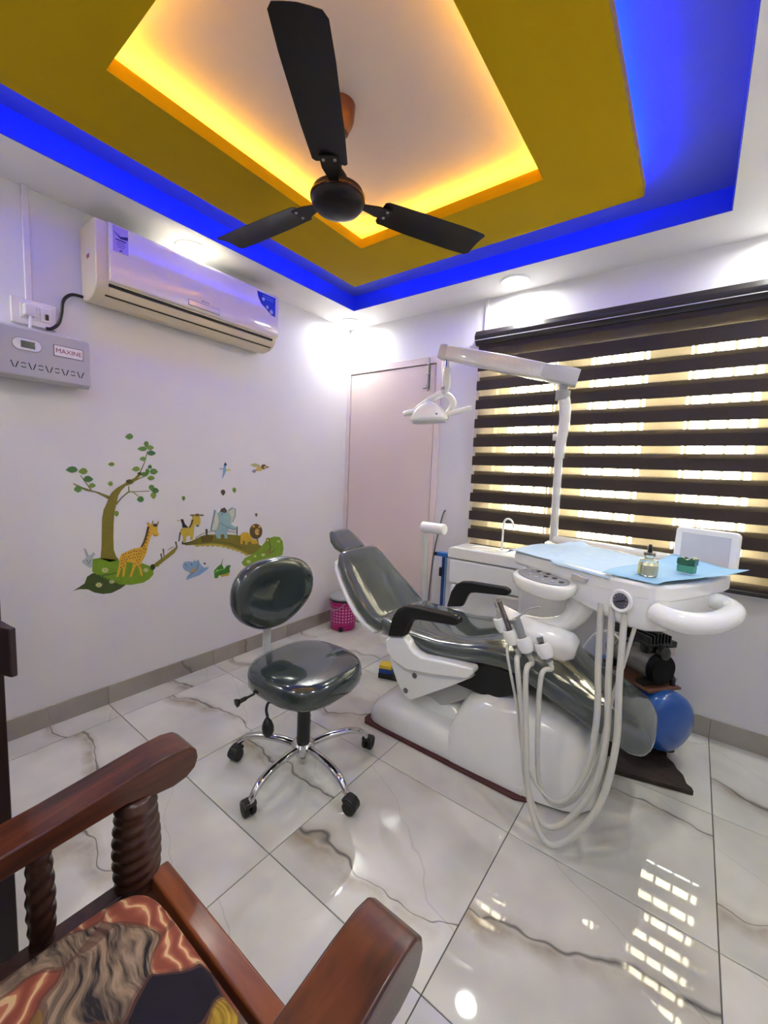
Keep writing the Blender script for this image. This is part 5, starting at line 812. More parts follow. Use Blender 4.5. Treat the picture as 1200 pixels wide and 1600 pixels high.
for i in range(4):
    c = Vector(CUPS[i]); ax_ = Vector((-0.42, -0.12, 1.0)).normalized(); e = thing(nmz[i], tuple(c), lab[i], 'handpiece', 'handpieces in the tray holder')
    b0 = c - ax_ * 0.045
    pts = [starts[i]] + loops[i] + [tuple(b0 - ax_ * 0.03), tuple(b0)]
    tube('hose', pts, [RS[i], RS[i], RH[i], RH[i], RH[i]] if i != 3 else [0.006, 0.006, 0.009, 0.0095], hose_m, e, n=10, k=7)
    if i == 0:
        tube('grip', [b0, c + ax_ * 0.03], 0.012, gtip, e, smoothpath=False, n=14); tube('cone', [c + ax_ * 0.03, c + ax_ * 0.065], [0.012, 0.004], gtip, e, smoothpath=False, n=14); tube('tip', [c + ax_ * 0.065, c + ax_ * 0.09], [0.0028, 0.0015], mhp, e, smoothpath=False, n=8)
    elif i == 1:
        tube('grip', [b0, c + ax_ * 0.02, c + ax_ * 0.14], [0.013, 0.012, 0.009], mhp, e, smoothpath=False, n=14); lathe('head', [(0.006, -0.008), (0.009, 0.0), (0.009, 0.01), (0.005, 0.014)], chrome_m, e, c=c + ax_ * 0.14, axis=ax_, n=12)
    elif i == 2:
        tube('body', [b0, c + ax_ * 0.02, c + ax_ * 0.10], [0.013, 0.016, 0.017], grey_m, e, smoothpath=False, n=14); lathe('button', [(0.007, 0), (0.007, 0.012), (0, 0.013)], steel_m, e, c=c + ax_ * 0.085 + Vector((-0.012, -0.012, 0)), axis=(-0.7, -0.7, 0.2), n=10)
        q = c + ax_ * 0.10; tube('nozzle', [q, q + Vector((0.02, 0.0, 0.02)), q + Vector((0.05, 0.002, 0.05)), q + Vector((0.085, 0.004, 0.064))], [0.005, 0.004, 0.0035, 0.003], gtip, e, n=8)
    else:
        tube('coupling', [b0, c + ax_ * 0.03], 0.012, mhp, e, smoothpath=False, n=14); lathe('coupling_end', [(0.013, 0), (0.0145, 0.004), (0.0145, 0.02), (0.008, 0.021)], steel_m, e, c=c + ax_ * 0.03, axis=ax_, n=14)
# ---- blue drapes on the tray
drape_m = M('blue_drape', (188, 214, 236), 0.8, noise=0.03, scale=30, bump=0.5, bscale=14)
drape2_m = M('blue_drape_glossy_side', (150, 196, 230), 0.6, noise=0.03)
def sheet(nm, quad, nx, ny, z0, mat, wob, edge, seed, label):
    rr = random.Random(seed); ph = [rr.uniform(0, 6) for _ in range(4)]
    v = []; f_ = []
    a, b, c, d = [Vector(p + (0,)) for p in quad]
    for j in range(ny + 1):
        for i in range(nx + 1):
            s_, t_ = i / nx, j / ny
            p = (a * (1 - s_) + b * s_) * (1 - t_) + (d * (1 - s_) + c * s_) * t_
            z = z0 + wob * (0.5 + 0.5 * sin(7 * p.x + ph[0] + 5 * p.y)) * (0.5 + 0.5 * sin(17 * p.y + ph[1])) + edge(s_, t_)
            z += 0.0016 * (1 if (abs(s_ - 0.5) < 0.02 or abs(t_ - 0.5) < 0.02) else 0)
            v.append((p.x, p.y, z))
    n1 = len(v)
    for j in range(ny):
        for i in range(nx):
            k0 = j * (nx + 1) + i; f_.append((k0, k0 + 1, k0 + nx + 2, k0 + nx + 1))
    with frame(TT): o_ = mesh(nm, v, f_, mat, smooth=True, ang=70)
    so = o_.modifiers.new('thick', 'SOLIDIFY'); so.thickness = 0.0008; so.offset = 1
    tag(o_, label, 'drape'); return o_
sheet('drape', [(-0.062, -0.014), (0.43, -0.028), (0.36, 0.43), (-0.115, 0.44)], 34, 26, 0.9785, drape_m, 0.011, lambda s_, t_: 0.0 - 0.02 * max(0, (0.06 - s_) / 0.06) * (1 if t_ > 0.0 else 1) + 0.0 - 0.012 * max(0, (0.06 - t_) / 0.06) * (s_ > 0.5) + 0.014 * math.exp(-((s_ - 0.2) / 0.06) ** 2) * t_, 1, 'pale blue paper drape covering the left of the instrument tray')
sheet('drape', [(0.40, -0.024), (0.565, 0.0), (0.64, 0.40), (0.36, 0.48)], 22, 24, 0.9865, drape2_m, 0.007, lambda s_, t_: 0.016 * max(0, (s_ - 0.75) / 0.25) * t_ + 0.022 * max(0, (t_ - 0.75) / 0.25) * (1 - 0.6 * s_) - 0.006 * max(0, (0.08 - t_) / 0.08), 2, 'brighter blue drape under the bottle at the right of the tray')
with frame(TT):
    bx, by, bz = 0.505, 0.055, 0.9925
    bo = thing('medicine_bottle', (bx, by, bz), 'small clear glass bottle with yellow label and black dropper top', 'bottle')
    lathe('glass', [(0.0, 0.0), (0.026, 0.0), (0.028, 0.004), (0.028, 0.042), (0.024, 0.050), (0.013, 0.055), (0.012, 0.062), (0.016, 0.063), (0.016, 0.068), (0.0, 0.068)], M('clear_glass', (244, 246, 238), 0.04, trans=0.9, noise=0.0), bo, c=(bx, by, bz), n=28)
    lathe('liquid', [(0.0, 0.003), (0.025, 0.003), (0.025, 0.034), (0.0, 0.034)], M('pale_liquid', (238, 236, 214), 0.3), bo, c=(bx, by, bz), n=24)
    lb = [[(bx + 0.0285 * cos(a), by + 0.0285 * sin(a), bz + z) for z in (0.006, 0.040)] for a in [radians(190 + 10 * i) for i in range(7)]]
    v = [p for q in lb for p in q]; mesh('label', v, [(2 * i, 2 * i + 2, 2 * i + 3, 2 * i + 1) for i in range(6)], M('label_yellow', (222, 214, 120), 0.5), bo)
    lathe('collar', [(0.017, 0), (0.017, 0.008), (0.009, 0.009)], steel_m, bo, c=(bx, by, bz + 0.066), n=20); lathe('dropper', [(0.007, 0.0), (0.007, 0.01), (0.0055, 0.024), (0.004, 0.027), (0, 0.028)], dark_m, bo, c=(bx, by, bz + 0.074), n=14)
    gx, gy, gz = 0.538, 0.222, 0.9945
    go = thing('bur_block', (gx, gy, gz), 'small green plastic block with notched top on the blue drape', 'plastic block')
    prism('lower_block', [(-0.027 + gx, gz), (0.024 + gx, gz), (0.025 + gx, gz + 0.026), (-0.027 + gx, gz + 0.026)], 'xz', gy - 0.013, gy + 0.013, M('green_clear', (70, 150, 116), 0.15, coat=0.6), go, bevel=0.004)
    prism('notched_top', [(-0.028 + gx, gz + 0.026), (0.026 + gx, gz + 0.026), (0.027 + gx, gz + 0.05), (0.014 + gx, gz + 0.054), (0.008 + gx, gz + 0.047), (0.001 + gx, gz + 0.044), (-0.006 + gx, gz + 0.049), (-0.014 + gx, gz + 0.052), (-0.027 + gx, gz + 0.047)], 'xz', gy - 0.014, gy + 0.014, M('green_dark', (34, 96, 72), 0.15, coat=0.6), go, bevel=0.003)
# ================================================================== COMPRESSOR
o = prism('wooden_plank', [(2.205, -0.632), (2.506, -0.553), (2.50, -0.53), (2.482, -0.515), (2.468, -0.46), (2.445, -0.43), (2.432, -0.395), (2.405, -0.365), (2.40, -0.30), (2.36, -0.16), (2.04, -0.14), (2.04, -0.40), (2.13, -0.47), (2.2, -0.52)], 'xy', 0.0005, 0.022, M('old_plank', (52, 40, 34), 0.75, noise=0.35, scale=7, stretch=(1.5, 9, 1), bump=0.5, bscale=24), bevel=0.003); tag(o, 'rough dark wooden plank under the blue compressor', 'plank')
cp = thing('air_compressor', (2.25, -0.29, 0.022), 'blue tank air compressor with black finned motor on a plank', 'air compressor')
blu = M('blue_enamel', (26, 84, 168), 0.28, coat=0.5, noise=0.04); motm = M('cast_grey', (140, 136, 128), 0.45, metal=0.4, bump=0.2, bscale=40); brn = M('brown_plate', (112, 72, 54), 0.6)
with frame(Matrix.Translation((2.248, -0.285, 0)) @ Matrix.Rotation(radians(-38), 4, 'Z')):
    lathe('tank', [(0.0, -0.29), (0.06, -0.282), (0.105, -0.262), (0.132, -0.23), (0.138, -0.20), (0.138, 0.17), (0.136, 0.19), (0.127, 0.208), (0.105, 0.222), (0.06, 0.231), (0.0, 0.234)], blu, cp, c=(0, 0, 0.205), axis=(1, 0, 0), n=36, ang=60)
    for x in (-0.19, 0.13):
        for y in (-0.08, 0.08): lathe('rubber_foot', [(0.02, 0.0), (0.032, 0.004), (0.032, 0.05), (0.018, 0.075)], rub_m, cp, c=(x, y, 0.022), n=16)
    tube('tank_handle', [(0.02, -0.137, 0.215), (0.03, -0.155, 0.245), (0.08, -0.157, 0.250), (0.13, -0.155, 0.245), (0.14, -0.136, 0.235)], 0.006, blu, cp)
    box('mount_plate', -0.17, 0.155, -0.095, 0.095, 0.335, 0.345, brn, cp); boxes('mount_block', [(-0.13, -0.09, -0.08, 0.08, 0.345, 0.365), (0.07, 0.11, -0.08, 0.08, 0.345, 0.365)], rub_m, cp)
    lathe('motor', [(0.058, -0.15), (0.066, -0.14), (0.066, 0.10), (0.062, 0.115)], motm, cp, c=(0, 0, 0.428), axis=(1, 0, 0), n=32)
    lathe('end_cover', [(0.060, 0.0), (0.072, 0.006), (0.072, 0.03), (0.066, 0.04), (0.0, 0.044)], M('fan_cover_black', (7, 7, 8), 0.6, spec=0.2), cp, c=(0.10, 0, 0.428), axis=(1, 0, 0), n=32)
    for q, x in enumerate((0.055, -0.075)):
        cyl = lathe('cylinder', [(0.04, 0), (0.04, 0.05), (0.046, 0.055), (0.046, 0.065)], M('cast_black', (26, 26, 28), 0.3, coat=0.4), cp, c=(x, 0, 0.48), n=20)
        for j in range(7): box('cooling_fin', x - 0.058, x + 0.058, -0.066 + 0.0195 * j, -0.0585 + 0.0195 * j, 0.535, 0.60 - abs(j - 3) * 0.007, M('cast_black', (26, 26, 28), 0.3, coat=0.4), cyl, bevel=0.002)
        box('head_plate', x - 0.056, x + 0.056, -0.068, 0.066, 0.53, 0.545, M('cast_black', (26, 26, 28), 0.3, coat=0.4), cyl, bevel=0.003)
    lathe('intake_filter', [(0.026, 0), (0.03, 0.006), (0.03, 0.03), (0.022, 0.036), (0, 0.037)], M('cast_black', (26, 26, 28), 0.3, coat=0.4), cp, c=(0.11, 0.0, 0.505), axis=(1, 0, 0.1), n=20)
    bxx = box('switch_box', 0.0, 0.085, 0.075, 0.125, 0.462, 0.508, M('box_cream', (206, 196, 182), 0.5), cp, bevel=0.003); box('box_lid', -0.003, 0.088, 0.072, 0.128, 0.505, 0.535, dark_m, bxx, bevel=0.004)
    lathe('relief_valve', [(0.012, 0), (0.012, 0.045), (0.008, 0.05), (0.005, 0.062)], dark_m, cp, c=(0.13, 0.07, 0.33), n=14); lathe('valve_cap', [(0.009, 0), (0.009, 0.01), (0, 0.012)], steel_m, cp, c=(0.115, 0.10, 0.36), n=12)
    tube('air_pipe', [(-0.02, -0.05, 0.52), (-0.04, -0.10, 0.50), (-0.05, -0.12, 0.42), (-0.05, -0.115, 0.30)], 0.007, steel_m, cp)
# white hose loop behind the tray hoses
o = tube('air_hose', [(1.98, -0.40, 0.30), (2.02, -0.41, 0.45), (2.08, -0.42, 0.55), (2.15, -0.42, 0.56), (2.19, -0.40, 0.50), (2.20, -0.38, 0.40), (2.17, -0.34, 0.348)], 0.005, white_m); tag(o, 'thin white air hose arching to the compressor', 'hose')
# ================================================================== BIN
def bin_mat():
    m = bpy.data.materials.new('magenta_mesh'); m.use_nodes = True; nt = m.node_tree; N = nt.nodes; L = nt.links; b = N['Principled BSDF']; b.inputs['Roughness'].default_value = 0.35
    tc = N.new('ShaderNodeTexCoord'); sp = N.new('ShaderNodeSeparateXYZ'); L.new(tc.outputs['Object'], sp.inputs[0])
    def mt(op, a, c=None):
        n = N.new('ShaderNodeMath'); n.operation = op
        for i, x in enumerate((a, c)):
            if x is None: continue
            if isinstance(x, (int, float)): n.inputs[i].default_value = x
            else: L.new(x, n.inputs[i])
        return n.outputs[0]
    ang = mt('MULTIPLY', mt('ARCTAN2', sp.outputs[1], sp.outputs[0]), 13.0); zz = mt('MULTIPLY', sp.outputs[2], 125.0)
    d = mt('MULTIPLY', mt('SINE', mt('ADD', ang, zz)), mt('SINE', mt('SUBTRACT', ang, zz)))
    msk = mt('MULTIPLY', mt('GREATER_THAN', d, 0.42), mt('MULTIPLY', mt('GREATER_THAN', sp.outputs[2], 0.055), mt('LESS_THAN', sp.outputs[2], 0.20)))
    mx = N.new('ShaderNodeMix'); mx.data_type = 'RGBA'; mx.inputs[6].default_value = lin((176, 20, 110)); mx.inputs[7].default_value = lin((226, 170, 200)); L.new(msk, mx.inputs[0]); L.new(mx.outputs[2], b.inputs['Base Color']); return m
BNX, BNY = 0.178, -0.178
bn = bpy.data.objects.new('waste_bin', None); COL.objects.link(bn); bn.location = (BNX, BNY, 0); tag(bn, 'magenta perforated waste bin with grey lid in the corner', 'waste bin')
def local(o_): 
    for v_ in o_.data.vertices: v_.co -= Vector((BNX, BNY, 0))
    o_.matrix_parent_inverse = Matrix.Identity(4); return o_
local(lathe('bin_body', [(0.0, 0.001), (0.096, 0.001), (0.10, 0.006), (0.108, 0.215), (0.110, 0.235), (0.104, 0.238), (0.0, 0.238)], bin_mat(), bn, c=(BNX, BNY, 0), n=40))
local(lathe('lid_band', [(0.112, 0.238), (0.113, 0.252), (0.0, 0.253)], dark_m, bn, c=(BNX, BNY, 0), n=40)); local(lathe('lid', [(0.113, 0.252), (0.116, 0.258), (0.113, 0.268), (0.09, 0.282), (0.05, 0.290), (0.0, 0.292)], M('lid_grey', (150, 150, 154), 0.35), bn, c=(BNX, BNY, 0), n=40))
local(tube('bin_handle', [(BNX + 0.085, BNY - 0.075, 0.235), (BNX + 0.06, BNY - 0.10, 0.20), (BNX - 0.02, BNY - 0.118, 0.17), (BNX - 0.085, BNY - 0.08, 0.235)], 0.004, grey_m, bn)); local(box('foot_notch', BNX + 0.042, BNX + 0.072, BNY - 0.095, BNY - 0.075, 0.002, 0.035, dark_m, bn))
# ================================================================== SMALL THINGS BEHIND THE CHAIR
fp_ = thing('foot_switch', (0.95, -0.60, 0), 'small yellow and blue foot switch on a black base beside the chair', 'foot switch')
with frame(Matrix.Translation((0.945, -0.60, 0)) @ Matrix.Rotation(radians(20), 4, 'Z')):
    prism('switch_base', [(-0.045, 0.0005), (0.085, 0.0005), (0.085, 0.006), (0.045, 0.012), (0.043, 0.034), (-0.045, 0.034)], 'xz', -0.035, 0.035, dark_m, fp_, bevel=0.003); box('blue_block', -0.043, 0.043, -0.034, 0.034, 0.034, 0.062, M('block_blue', (24, 64, 150), 0.4), fp_, bevel=0.004); box('yellow_pad', -0.041, 0.040, -0.033, 0.033, 0.062, 0.086, M('pad_yellow', (232, 196, 54), 0.5), fp_, bevel=0.005)
sp_ = thing('suction_stand', (1.04, -0.31, 0), 'white post topped by a horizontal white cylinder behind the chair', 'stand')
tube('post', [(1.045, -0.31, 0.01), (1.0, -0.31, 0.90)], 0.021, film_m, sp_, smoothpath=False, n=16); lathe('head_cylinder', [(0.0, 0.0), (0.030, 0.0), (0.036, 0.004), (0.036, 0.166), (0.030, 0.172), (0.0, 0.172)], white_m, sp_, c=(0.975, -0.30, 0.938), axis=(1, -0.05, 0), n=24); lathe('stand_base', [(0.07, 0.0005), (0.07, 0.012), (0.03, 0.02)], white_m, sp_, c=(1.045, -0.31, 0), n=24)
bw = thing('floor_wiper', (1.1, -0.2, 0), 'blue plastic T shaped wiper standing upright beside the spittoon unit', 'wiper')
wb_m = M('wiper_blue', (40, 108, 190), 0.4); wn_m = M('wiper_navy', (34, 62, 130), 0.4)
box('handle', 1.072, 1.092, -0.19, -0.175, 0.001, 0.735, wn_m, bw, bevel=0.004); box('crossbar', 1.035, 1.15, -0.20, -0.165, 0.735, 0.765, wb_m, bw, bevel=0.006); box('crossbar_end', 1.010, 1.036, -0.198, -0.167, 0.735, 0.76, dark_m, bw, bevel=0.004); box('side_rail', 1.096, 1.106, -0.19, -0.175, 0.30, 0.735, M('wiper_pale', (120, 160, 206), 0.4), bw, bevel=0.002); box('clip', 1.058, 1.078, -0.200, -0.172, 0.60, 0.66, dark_m, bw, bevel=0.004)
o = tube('wall_cord', [(0.975, 0.0, 1.03), (0.972, -0.02, 1.01), (0.968, -0.05, 0.93), (0.96, -0.10, 0.75), (0.955, -0.13, 0.5), (0.955, -0.14, 0.2), (0.96, -0.13, 0.01)], 0.006, M('cord_grey', (96, 92, 96), 0.5)); tag(o, 'grey cord coming out of the wall beside the door', 'cord')
# ================================================================== WHEELED STOOL
SXc, SYc = 1.15, -1.48
sk = thing('wheeled_stool', (SXc, SYc, 0), 'charcoal vinyl wheeled stool with backrest and chrome star base', 'stool')
with frame(Matrix.Translation((SXc, SYc, 0)) @ Matrix.Rotation(radians(2), 4, 'Z')):
    rings = []
    for z, k_, dz in ((0.400, 0.55, 0), (0.400, 0.90, 0), (0.404, 0.965, 0), (0.418, 1.0, 0), (0.452, 1.0, 0), (0.470, 0.985, 0), (0.482, 0.94, 0), (0.488, 0.82, 0), (0.489, 0.5, 0), (0.488, 0.2, 0)):
        rings.append([Vector((0.008 + 0.205 * k_ * spow(cos(a), 0.72) * (1.0), 0.218 * k_ * spow(sin(a), 0.66), z + (0.010 * (0.205 * k_ * cos(a) / 0.2) ** 2 * (-1 if cos(a) > 0 else 0.6)))) for a in [2 * pi * i / 40 for i in range(40)]])
    loft('seat', rings, vinyl_m, sk, ang=60)
    lathe('seat_plate', [(0.09, 0.388), (0.09, 0.402)], dark_m, sk, n=4)
    lathe('gas_rod', [(0.014, 0.34), (0.014, 0.395)], chrome_m, sk, n=16); lathe('column_sleeve', [(0.023, 0.10), (0.029, 0.13), (0.027, 0.355), (0.02, 0.358)], dark_m, sk, n=20)
    lathe('hub', [(0.03, 0.075), (0.046, 0.08), (0.05, 0.10), (0.05, 0.118), (0.04, 0.128), (0.028, 0.13)], chrome_m, sk, n=24); lathe('hub_foot', [(0.018, 0.055), (0.022, 0.08)], dark_m, sk, n=14)
    bar = prism('back_bar', [(-0.06, 0.388), (-0.06, 0.396), (-0.205, 0.396), (-0.245, 0.43), (-0.252, 0.50), (-0.240, 0.70), (-0.232, 0.70), (-0.243, 0.50), (-0.236, 0.433), (-0.20, 0.388)], 'xz', -0.02, 0.02, M('bar_film_white', (206, 208, 206), 0.2, coat=0.6), sk, bevel=0.001)
    br = []
    def bo_(k_, x):
        r = []
        for i in range(44):
            a = 2 * pi * i / 44; yy = 0.222 * spow(cos(a), 0.78); zz = 0.156 * spow(sin(a), 0.78)
            if zz < 0: yy *= 1 - 0.36 * (-zz / 0.156) ** 1.6
            r.append(Vector((x + 0.10 * (zz * k_) * -0.35 + 0.35 * (yy * k_) ** 2, yy * k_, 0.738 + zz * k_)))
        return r
    loft('backrest', [bo_(0.6, -0.240), bo_(0.9, -0.238), bo_(0.975, -0.230), bo_(1.0, -0.215), bo_(1.0, -0.203), bo_(0.97, -0.190), bo_(0.90, -0.183), bo_(0.7, -0.180), bo_(0.35, -0.181), bo_(0.1, -0.182)], vinyl_m, sk, ang=60)
for i in range(5):
    with frame(Matrix.Translation((SXc, SYc, 0)) @ Matrix.Rotation(radians(63 + 72 * i), 4, 'Z')):
        lg = tube('star_leg', [(0.035, 0, 0.105), (0.10, 0, 0.118), (0.19, 0, 0.120), (0.25, 0, 0.108), (0.285, 0, 0.085), (0.298, 0, 0.066)], [0.017, 0.017, 0.016, 0.016, 0.014, 0.012], chrome_m, sk, n=14, flat=0.85)
        sw = radians((40, 160, 75, 250, 20)[i])
        with frame(Matrix.Translation((0.300, 0, 0)) @ Matrix.Rotation(sw, 4, 'Z')):
            for s_ in (-1, 1): lathe('caster_wheel', [(0.0, 0.0), (0.022, 0.0), (0.027, 0.003), (0.027, 0.015), (0.022, 0.019), (0.0, 0.020)], rub_m, lg, c=(0.018, s_ * 0.004, 0.0275), axis=(0, s_, 0), n=22)
            prism('caster_hood', [(-0.008, 0.045), (-0.012, 0.055), (-0.005, 0.064), (0.012, 0.066), (0.034, 0.060), (0.048, 0.045), (0.051, 0.026), (0.044, 0.026), (0.018, 0.03)], 'xz', -0.022, 0.022, dark_m, lg, bevel=0.005); lathe('caster_stem', [(0.008, 0.06), (0.008, 0.078)], chrome_m, lg, n=10)
tube('tilt_lever', [(1.09, -1.56, 0.398), (1.07, -1.62, 0.392), (1.045, -1.69, 0.372)], 0.005, dark_m, sk); lathe('lever_knob', [(0.006, -0.03), (0.009, -0.02), (0.009, 0.0), (0.016, 0.008), (0.017, 0.018), (0.0, 0.022)], dark_m, sk, c=(1.035, -1.715, 0.364), axis=(-0.3, -0.85, -0.25), n=16)
tube('height_lever', [(1.17, -1.55, 0.398), (1.165, -1.62, 0.398), (1.150, -1.66, 0.385), (1.150, -1.675, 0.36), (1.165, -1.68, 0.335)], 0.0055, dark_m, sk)
pd = lathe('lever_paddle', [(0.0, -0.038), (0.014, -0.034), (0.022, -0.018), (0.023, 0.0), (0.017, 0.02), (0.008, 0.034), (0.0, 0.036)], dark_m, sk, c=(1.172, -1.684, 0.30), axis=(-0.15, 0, 1), n=16)
# ================================================================== WOODEN ARMCHAIR AND CUSHION
def wood(name, c0, c1, rough=0.3, stretch=(14, 1.6, 14)):
    m = bpy.data.materials.new(name); m.use_nodes = True; nt = m.node_tree; N = nt.nodes; L = nt.links; b = N['Principled BSDF']; b.inputs['Roughness'].default_value = rough; b.inputs['Coat Weight'].default_value = 0.35; b.inputs['Coat Roughness'].default_value = 0.15
    tc = N.new('ShaderNodeTexCoord'); mp = N.new('ShaderNodeMapping'); mp.inputs['Scale'].default_value = stretch; L.new(tc.outputs['Object'], mp.inputs[0])
    nz = N.new('ShaderNodeTexNoise'); nz.inputs['Scale'].default_value = 2.2; nz.inputs['Detail'].default_value = 7; nz.inputs['Distortion'].default_value = 0.6; L.new(mp.outputs[0], nz.inputs['Vector'])
    cr = N.new('ShaderNodeValToRGB'); cr.color_ramp.elements[0].position = 0.32; cr.color_ramp.elements[0].color = lin(c0); cr.color_ramp.elements[1].position = 0.68; cr.color_ramp.elements[1].color = lin(c1); L.new(nz.outputs['Fac'], cr.inputs[0]); L.new(cr.outputs[0], b.inputs['Base Color'])
    bp = N.new('ShaderNodeBump'); bp.inputs['Strength'].default_value = 0.12; bp.inputs['Distance'].default_value = 0.003; L.new(nz.outputs['Fac'], bp.inputs['Height']); L.new(bp.outputs[0], b.inputs['Normal']); return m
mah = wood('mahogany', (46, 20, 14), (104, 50, 28)); mah2 = wood('mahogany_light', (100, 50, 28), (146, 82, 46), stretch=(1.6, 14, 14)); mahd = wood('mahogany_dark', (44, 24, 20), (78, 46, 36), 0.35, stretch=(10, 10, 2))
arc = thing('wooden_armchair', (1.75, -2.5, 0), 'mahogany armchair with scrolled arms and twisted posts in the foreground', 'armchair')
ap = [(-2.80, 0.556), (-2.60, 0.566), (-2.42, 0.580), (-2.30, 0.594), (-2.22, 0.604), (-2.17, 0.606), (-2.14, 0.600), (-2.122, 0.583), (-2.118, 0.560), (-2.126, 0.537), (-2.148, 0.522), (-2.18, 0.517), (-2.22, 0.522), (-2.28, 0.538), (-2.40, 0.532), (-2.60, 0.520), (-2.80, 0.512)]
for x0, x1 in ((1.367, 1.462), (2.028, 2.126)): prism('arm', ap, 'yz', x0, x1, mah, arc, bevel=0.006, ang=50)
def twist(name, x, y, z0, z1, R, lobes=3, turns=2.0, mat=mahd):
    rings = []; nz = 46; n = 30
    for j in range(nz + 1):
        s_ = j / nz; z = z0 + (z1 - z0) * s_
        env = 1.0 if 0.08 < s_ < 0.86 else 0.0
        prof = R * (0.86 + 0.16 * sin(pi * min(1, s_ * 1.1)))
        if s_ < 0.06: prof = R * 1.12
        if s_ > 0.9: prof = R * (0.98 - 0.25 * (s_ - 0.9) / 0.1)
        rings.append([Vector((x + prof * (1 + 0.07 * env * cos(2 * a - 2 * pi * lobes * turns * 1.5 * s_)) * cos(a), y + prof * (1 + 0.07 * env * cos(2 * a - 2 * pi * lobes * turns * 1.5 * s_)) * sin(a), z)) for a in [2 * pi * i / n for i in range(n)]])
    return loft(name, rings, mat, arc, ang=70)
for x in (1.437, 2.062):
    twist('front_post', x, -2.255, 0.285, 0.532, 0.047)
    twist('spindle', x - 0.005, -2.43, 0.31, 0.535, 0.023, 3, 1.5); twist('spindle', x - 0.005, -2.58, 0.31, 0.525, 0.023, 3, 1.5)
    box('leg', x - 0.035, x + 0.035, -2.29, -2.22, 0.001, 0.29, mahd, arc, bevel=0.005); box('leg', x - 0.03, x + 0.03, -2.83, -2.77, 0.001, 0.60, mahd, arc, bevel=0.005)
    prism('back_post', [(-2.83, 0.55), (-2.77, 0.55), (-2.86, 1.05), (-2.91, 1.05)], 'yz', x - 0.028, x + 0.028, mahd, arc, bevel=0.005)
    box('side_rail', x - 0.02, x + 0.02, -2.78, -2.28, 0.255, 0.325, mahd, arc, bevel=0.004)
box('front_rail', 1.465, 2.035, -2.243, -2.198, 0.268, 0.345, mah2, arc, bevel=0.006); box('back_rail', 1.46, 2.04, -2.82, -2.78, 0.255, 0.325, mahd, arc, bevel=0.004); box('seat_board', 1.455, 2.045, -2.785, -2.24, 0.29, 0.312, mahd, arc)
prism('crest_rail', [(-2.925, 1.03), (-2.855, 1.03), (-2.87, 1.10), (-2.92, 1.10)], 'yz', 1.40, 2.10, mahd, arc, bevel=0.008)
for i in range(5): prism('back_slat', [(-2.815, 0.34), (-2.795, 0.34), (-2.875, 1.03), (-2.895, 1.03)], 'yz', 1.50 + 0.11 * i, 1.545 + 0.11 * i, mahd, arc, bevel=0.003)
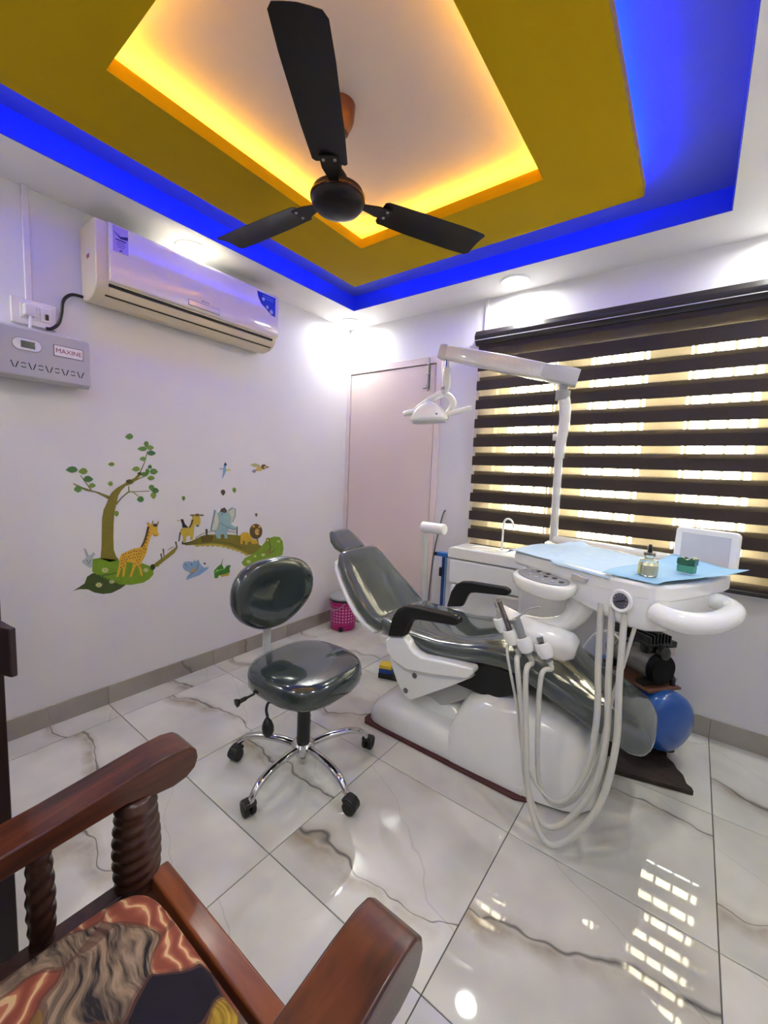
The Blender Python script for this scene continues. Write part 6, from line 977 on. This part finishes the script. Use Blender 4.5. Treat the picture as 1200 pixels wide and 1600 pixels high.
def floral():
    m = bpy.data.materials.new('floral_fabric'); m.use_nodes = True; nt = m.node_tree; N = nt.nodes; L = nt.links; b = N['Principled BSDF']; b.inputs['Roughness'].default_value = 0.9; b.inputs['Specular IOR Level'].default_value = 0.2
    def nd(t): return N.new(t)
    def mt(op, a, c=None, cl=False):
        n = nd('ShaderNodeMath'); n.operation = op; n.use_clamp = cl
        for i, x in enumerate((a, c)):
            if x is None: continue
            if isinstance(x, (int, float)): n.inputs[i].default_value = x
            else: L.new(x, n.inputs[i])
        return n.outputs[0]
    def mix(f_, a, c):
        n = nd('ShaderNodeMix'); n.data_type = 'RGBA'; L.new(f_, n.inputs[0])
        for i, x in ((6, a), (7, c)):
            if isinstance(x, tuple): n.inputs[i].default_value = x
            else: L.new(x, n.inputs[i])
        return n.outputs[2]
    tc = nd('ShaderNodeTexCoord'); nz = nd('ShaderNodeTexNoise'); nz.inputs['Scale'].default_value = 6; nz.inputs['Detail'].default_value = 2; L.new(tc.outputs['Object'], nz.inputs['Vector'])
    va = nd('ShaderNodeVectorMath'); va.operation = 'MULTIPLY_ADD'; L.new(nz.outputs['Color'], va.inputs[0]); va.inputs[1].default_value = (0.16, 0.16, 0.0); L.new(tc.outputs['Object'], va.inputs[2])
    W = va.outputs[0]
    vo = nd('ShaderNodeTexVoronoi'); vo.inputs['Scale'].default_value = 7.5; L.new(W, vo.inputs['Vector'])
    sc = nd('ShaderNodeSeparateColor'); L.new(vo.outputs['Color'], sc.inputs[0])
    mpv = nd('ShaderNodeMapping'); mpv.inputs['Rotation'].default_value = (0, 0, 0.7); mpv.inputs['Scale'].default_value = (11, 75, 11); L.new(W, mpv.inputs[0]); wv = nd('ShaderNodeTexNoise'); wv.inputs['Scale'].default_value = 1.3; wv.inputs['Detail'].default_value = 3; L.new(mpv.outputs[0], wv.inputs['Vector'])
    wv2 = nd('ShaderNodeTexWave'); wv2.wave_type = 'RINGS'; wv2.inputs['Scale'].default_value = 10; wv2.inputs['Distortion'].default_value = 9; wv2.inputs['Detail'].default_value = 2; wv2.inputs['Detail Scale'].default_value = 1.2; L.new(W, wv2.inputs['Vector'])
    terra = mix(mt('POWER', wv2.outputs['Fac'], 2.0), lin((136, 74, 60)), lin((190, 122, 94)))
    terra = mix(mt('MULTIPLY', mt('GREATER_THAN', wv2.outputs['Fac'], 0.93), 0.8), terra, lin((214, 186, 140)))
    fr = mt('MULTIPLY', mt('SUBTRACT', wv.outputs['Fac'], 0.36), 3.4, True); leafc = mix(fr, lin((46, 42, 46)), lin((160, 136, 114)))
    yel = mix(fr, lin((120, 92, 34)), lin((196, 164, 66)))
    isleaf = mt('GREATER_THAN', sc.outputs[0], 0.52); isyel = mt('GREATER_THAN', sc.outputs[1], 0.86); isdark = mt('LESS_THAN', sc.outputs[2], 0.06)
    c = mix(isleaf, terra, leafc); c = mix(isyel, c, yel); c = mix(isdark, c, lin((36, 32, 42)))
    ve = nd('ShaderNodeTexVoronoi'); ve.feature = 'DISTANCE_TO_EDGE'; ve.inputs['Scale'].default_value = 7.5; L.new(W, ve.inputs['Vector'])
    c = mix(mt('MULTIPLY', mt('LESS_THAN', ve.outputs['Distance'], 0.035), 0.6), c, lin((92, 62, 54)))
    L.new(c, b.inputs['Base Color'])
    wn = nd('ShaderNodeTexNoise'); wn.inputs['Scale'].default_value = 700; L.new(tc.outputs['Object'], wn.inputs['Vector']); bp = nd('ShaderNodeBump'); bp.inputs['Strength'].default_value = 0.3; bp.inputs['Distance'].default_value = 0.002; L.new(wn.outputs['Fac'], bp.inputs['Height']); L.new(bp.outputs[0], b.inputs['Normal'])
    return m
rings = []
for z, k_ in ((0.313, 0.80), (0.314, 0.93), (0.322, 0.98), (0.340, 1.0), (0.356, 0.985), (0.368, 0.94), (0.376, 0.85), (0.381, 0.65), (0.384, 0.35), (0.385, 0.1)):
    rings.append([Vector((1.748 + 0.268 * k_ * spow(cos(a), 0.3), -2.508 + 0.252 * k_ * spow(sin(a), 0.3), z)) for a in [2 * pi * i / 48 for i in range(48)]])
o = loft('seat_cushion', rings, floral(), None, ang=70); tag(o, 'floral terracotta and charcoal seat cushion on the wooden armchair', 'cushion')
